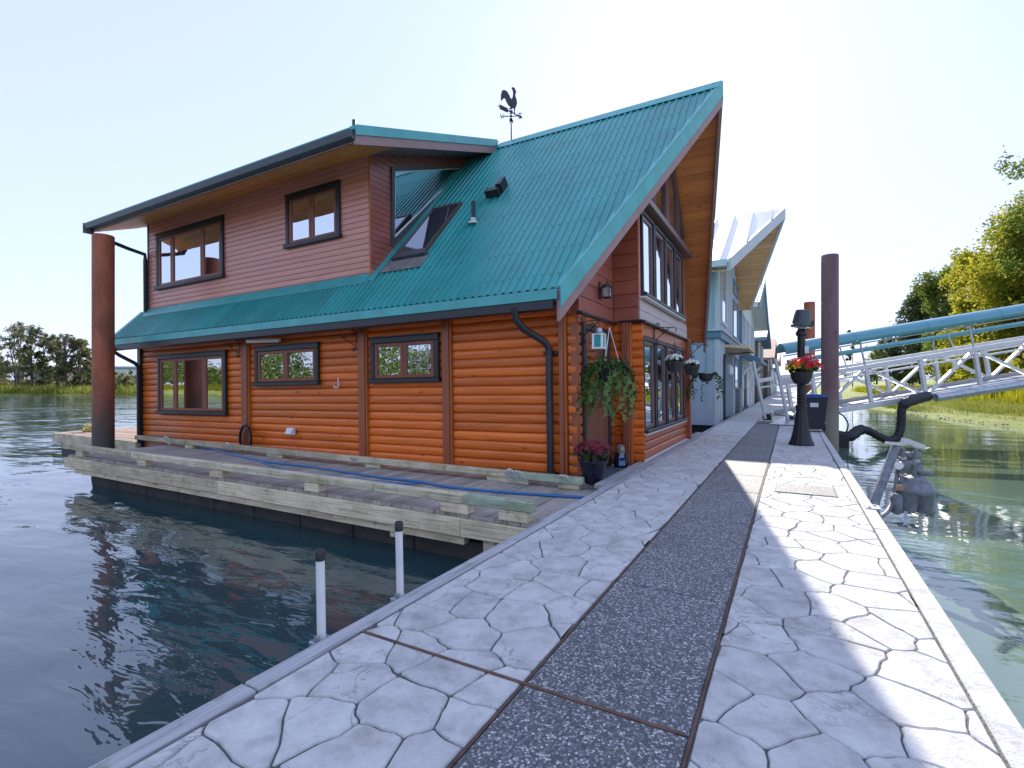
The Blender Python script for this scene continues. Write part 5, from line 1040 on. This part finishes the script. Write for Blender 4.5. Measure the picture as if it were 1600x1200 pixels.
x, y = px(1650,33); tree('alder_tree', x, y, 1.2, 15.5, lobeset(15.5,3.6,18,.3,.97,.3), 'leaf_green', 8000, .13, 'dark leafy branches reaching in at the right edge above the rest', GR, .25)
x, y = px(1478,52); tree('conifer', x, y, 1.5, 10.8, lobeset(10.8,3.0,20,.05,.98,.7), 'leaf_green', 16000, .15, 'green bushy tree behind the gangway, middle of the group', GR, .18)
x, y = px(1438,62); tree('conifer', x, y, 1.5, 11, lobeset(11,3.2,22,.03,.98,.75), 'leaf_dark', 15000, .16, 'dark evergreen forming the left end of the big tree group', GR, .18)
x, y = px(1400,60); tree('conifer', x, y, 1.5, 5.4, lobeset(5.4,2.6,12,.05,.95,.6), 'leaf_dark', 5000, .15, 'low dark bush seen through the canopy rods', GR, .12)
x, y = px(1370,70); tree('alder_tree', x, y, 1.5, 4.3, lobeset(4.3,2.8,12,.1,.95,.6), 'leaf_green', 4000, .15, 'low green bush between the dark bush and the sapling', GR, .12)
x, y = px(1332,66); tree('sapling', x, y, 1.2, 7.2, lobeset(7.2,.9,9,.1,1.0,.5), 'leaf_green', 900, .15, 'thin sapling just right of the tall purple pile', GR, .07)
for i, (u, d, h, wd) in enumerate(((1700,30,12,'first'),(1820,28,13,'second'),(1960,28,12,'third'))):
    x, y = px(u, d); tree('alder_tree', x, y, 1.0, h, lobeset(h,3.2,12,.1,.95,.5), 'leaf_yellow', 3500, .2, 'autumn tree on the bank beyond the right edge, '+wd+' from the gangway', 'bank trees out of view', .2)
GL2 = 'row of trees on the far bank'
far = [(-6,88,7.5,2.4,'at the left edge, partly out of view'),(27,86,10.2,2.9,'tall and wide, first of the two biggest'),(52,85,10.0,2.5,'tall and wide, second of the two biggest'),(73,87,8.6,1.5,'slim, right of the two biggest'),(90,86,8.8,2.0,'with yellowing tip in the middle of the row'),(106,85,8.7,2.3,'with a clear dark trunk in the middle of the row'),(128,86,8.3,1.6,'thin and pale, next to the rusty pile'),(136,88,7.9,1.3,'slim, nearly hidden by the rusty pile')]
for u, d, h, w, lab in far:
    x, y = px(u, d); tree('poplar_tree', x, y, .2, h*1.08, [(a_,b_,c_,d_*.9) for a_,b_,c_,d_ in lobeset(h*1.08,w,17,.2,.97,.3)], 'leaf_far', 5200, .14, 'far bank tree, '+lab, GL2, .22, stems=2)
for u, d, h, lab in ((8,90,2.2,'low dark shrub at the foot of the far left trees'),(38,89,2.4,'rounded shrub below the two tallest far trees'),(70,89,2.6,'rounded shrub below the slim far tree'),(112,88,2.4,'wide shrub below the middle of the far tree row'),(150,90,2.0,'shrub mostly behind the rusty pile'),(186,84,3.6,'pale rounded bush between pile and house'),(204,92,3.2,'bush beside the house corner on the far bank')):
    x, y = px(u, d); tree('shrub', x, y, .2, h, [(random.uniform(-2.4,2.4),random.uniform(-1,1),random.uniform(.2,.7),random.uniform(.7,1.2)) for _ in range(9)], 'leaf_far', 1500, .16, lab, 'shrubs on the far bank', .08)
n = 60000; xx = rng.uniform(-170,14,n); hh = 5.5+2.5*np.sin(xx*.21)+1.6*np.sin(xx*.57+1)+rng.normal(size=n)*.5; P_ = np.stack([xx, -44-rng.uniform(0,5,n), rng.uniform(.2,1,n)*hh],1); a = rng.normal(size=(n,3)); a /= np.linalg.norm(a,axis=1)[:,None]; c = np.cross(a, rng.normal(size=(n,3))); c /= np.linalg.norm(c,axis=1)[:,None]; s_ = rng.uniform(.12,.32,n)[:,None]
o = bpy.data.objects.new('wood', raw('wood', np.stack([P_-a*s_,P_+c*s_*.6,P_+a*s_,P_-c*s_*.6],1).reshape(-1,3), np.arange(4*n).reshape(n,4), [M['leaf_green']])); COL.objects.link(o); o['kind'] = 'stuff'; o['label'] = 'wood on the far side of the water behind the camera, mirrored in the windows'; o['category'] = 'wood'
def blades(name, pts, h0, h1, w, leaf, lab=None):
    n = len(pts); hgt = rng.uniform(h0,h1,n); a = rng.uniform(0,6.28,n); d = np.stack([np.cos(a),np.sin(a),np.zeros(n)],1)*w; ln_ = rng.normal(size=(n,2))*.18*hgt[:,None]; tip = pts+np.concatenate([ln_,hgt[:,None]],1)
    v = np.stack([pts-d,pts+d,tip],1).reshape(-1,3); o = bpy.data.objects.new(name, raw(name, v, np.arange(3*n).reshape(n,3), [M[leaf]])); COL.objects.link(o); o['kind'] = 'stuff'; o['label'] = lab; o['category'] = 'reeds'
def shorex(y): return np.interp(y, [p[1] for p in shore], [p[0] for p in shore])
n = 75000; yy = rng.uniform(4,95,n)**1.0; dd = rng.uniform(3.5,27,n); prof_z = np.interp(dd,[0,.8,2.2,5,12,20,26,32],[WZ,-.36,-.14,0,.15,.4,2.2,2.4]); clump = np.sin(yy*1.3+dd*.9)+np.sin(yy*.47-dd*1.7) > -.5
pts = np.stack([shorex(yy)+dd, yy+dd*.12, prof_z-.05],1)
blades('reeds', pts[clump&(dd>4.5)], .5, 1.15, .03, 'reed', 'bright yellow green reed field on the right bank')
n = 60000; yy = rng.uniform(4,60,n); dd = rng.uniform(.5,6.5,n); prof_z = np.interp(dd,[0,.8,2.2,5,12],[WZ,-.36,-.14,0,.15]); blades('bank_grass', np.stack([shorex(yy)+dd, yy+dd*.12, prof_z-.03],1), .08, .32, .02, 'grass_dry', 'short straw coloured grass along the muddy right shore')
n = 26000; uu = rng.uniform(-700,400,n); dd = rng.uniform(80.6,92,n); P0 = np.array([0,0,0.]); fwv = np.array(FW); rtv = np.array(RT); pts = (fwv[None]+rtv[None]*((uu-800)/790)[:,None])*dd[:,None]; pts[:,2] = np.interp(dd,[80,82,90,120],[WZ,-.25,.2,.6]); blades('shore_reeds', pts, .5, 1.3, .07, 'grass_dry', 'straw coloured reeds along the far river shore')
n = 30000; xx = rng.uniform(-150,10,n); dd = rng.uniform(.5,8,n); blades('marsh_reeds', np.stack([xx,-38-dd-2,np.full(n,-.25)],1), .6, 1.5, .05, 'reed', 'yellow reeds on the bank behind the camera')
# pebbles and mud at the right water line
b = MB()
for i in range(320): yv = random.uniform(14,40); r_ = random.uniform(.02,.065); xv = float(shorex(yv))+random.uniform(-.15,1.1); b.add(*sph((xv,yv,-.56+.25*max(0,xv-float(shorex(yv)))), r_, 6, 4, (1,1.2,.6)))
o = struct('shore_stones', b, noisy('stones',(.42,.38,.31),.9,20,.4)); o['kind'] = 'stuff'; o['label'] = 'pale stones and debris along the right water line'; o['category'] = 'stones'
# buildings on the far bank
def shed(u, d, w, dp, h, wall_, roof_, lab):
    p = at_d(u,600,d); N = thing('warehouse', (p.x,p.y,.4), lab, 'building', 'buildings on the far bank'); T_ = lambda q_: Vector((p.x,p.y,.4))+RT*q_[0]+FW*q_[1]+Vector((0,0,q_[2])); part('wall', MB(T_).box(-w/2,w/2,0,dp,0,h), M[wall_], N); part('roof', MB(T_).box(-w/2-.4,w/2+.4,-.4,dp+.4,h,h+.35), M[roof_], N)
    for i in range(int(w/4)): part('window', MB(T_).box(-w/2+1+i*4,-w/2+3+i*4,-.06,0,h*.35,h*.7), M['glass'], N)
    part('door', MB(T_).box(w/2-3,w/2-1,-.08,0,0,h*.6), M['grey_door'], N)
shed(10,112,18,10,4.6,'hd','hwt','dark low building with pale roof behind the far left trees'); shed(-30,125,14,10,6.2,'hwt','hw','pale building at the far left edge'); shed(150,150,26,12,5.2,'hwt','slate','low pale warehouse seen beside the rusty pile'); shed(215,160,22,12,6,'hw','hwt','white warehouse near the house corner on the far bank')
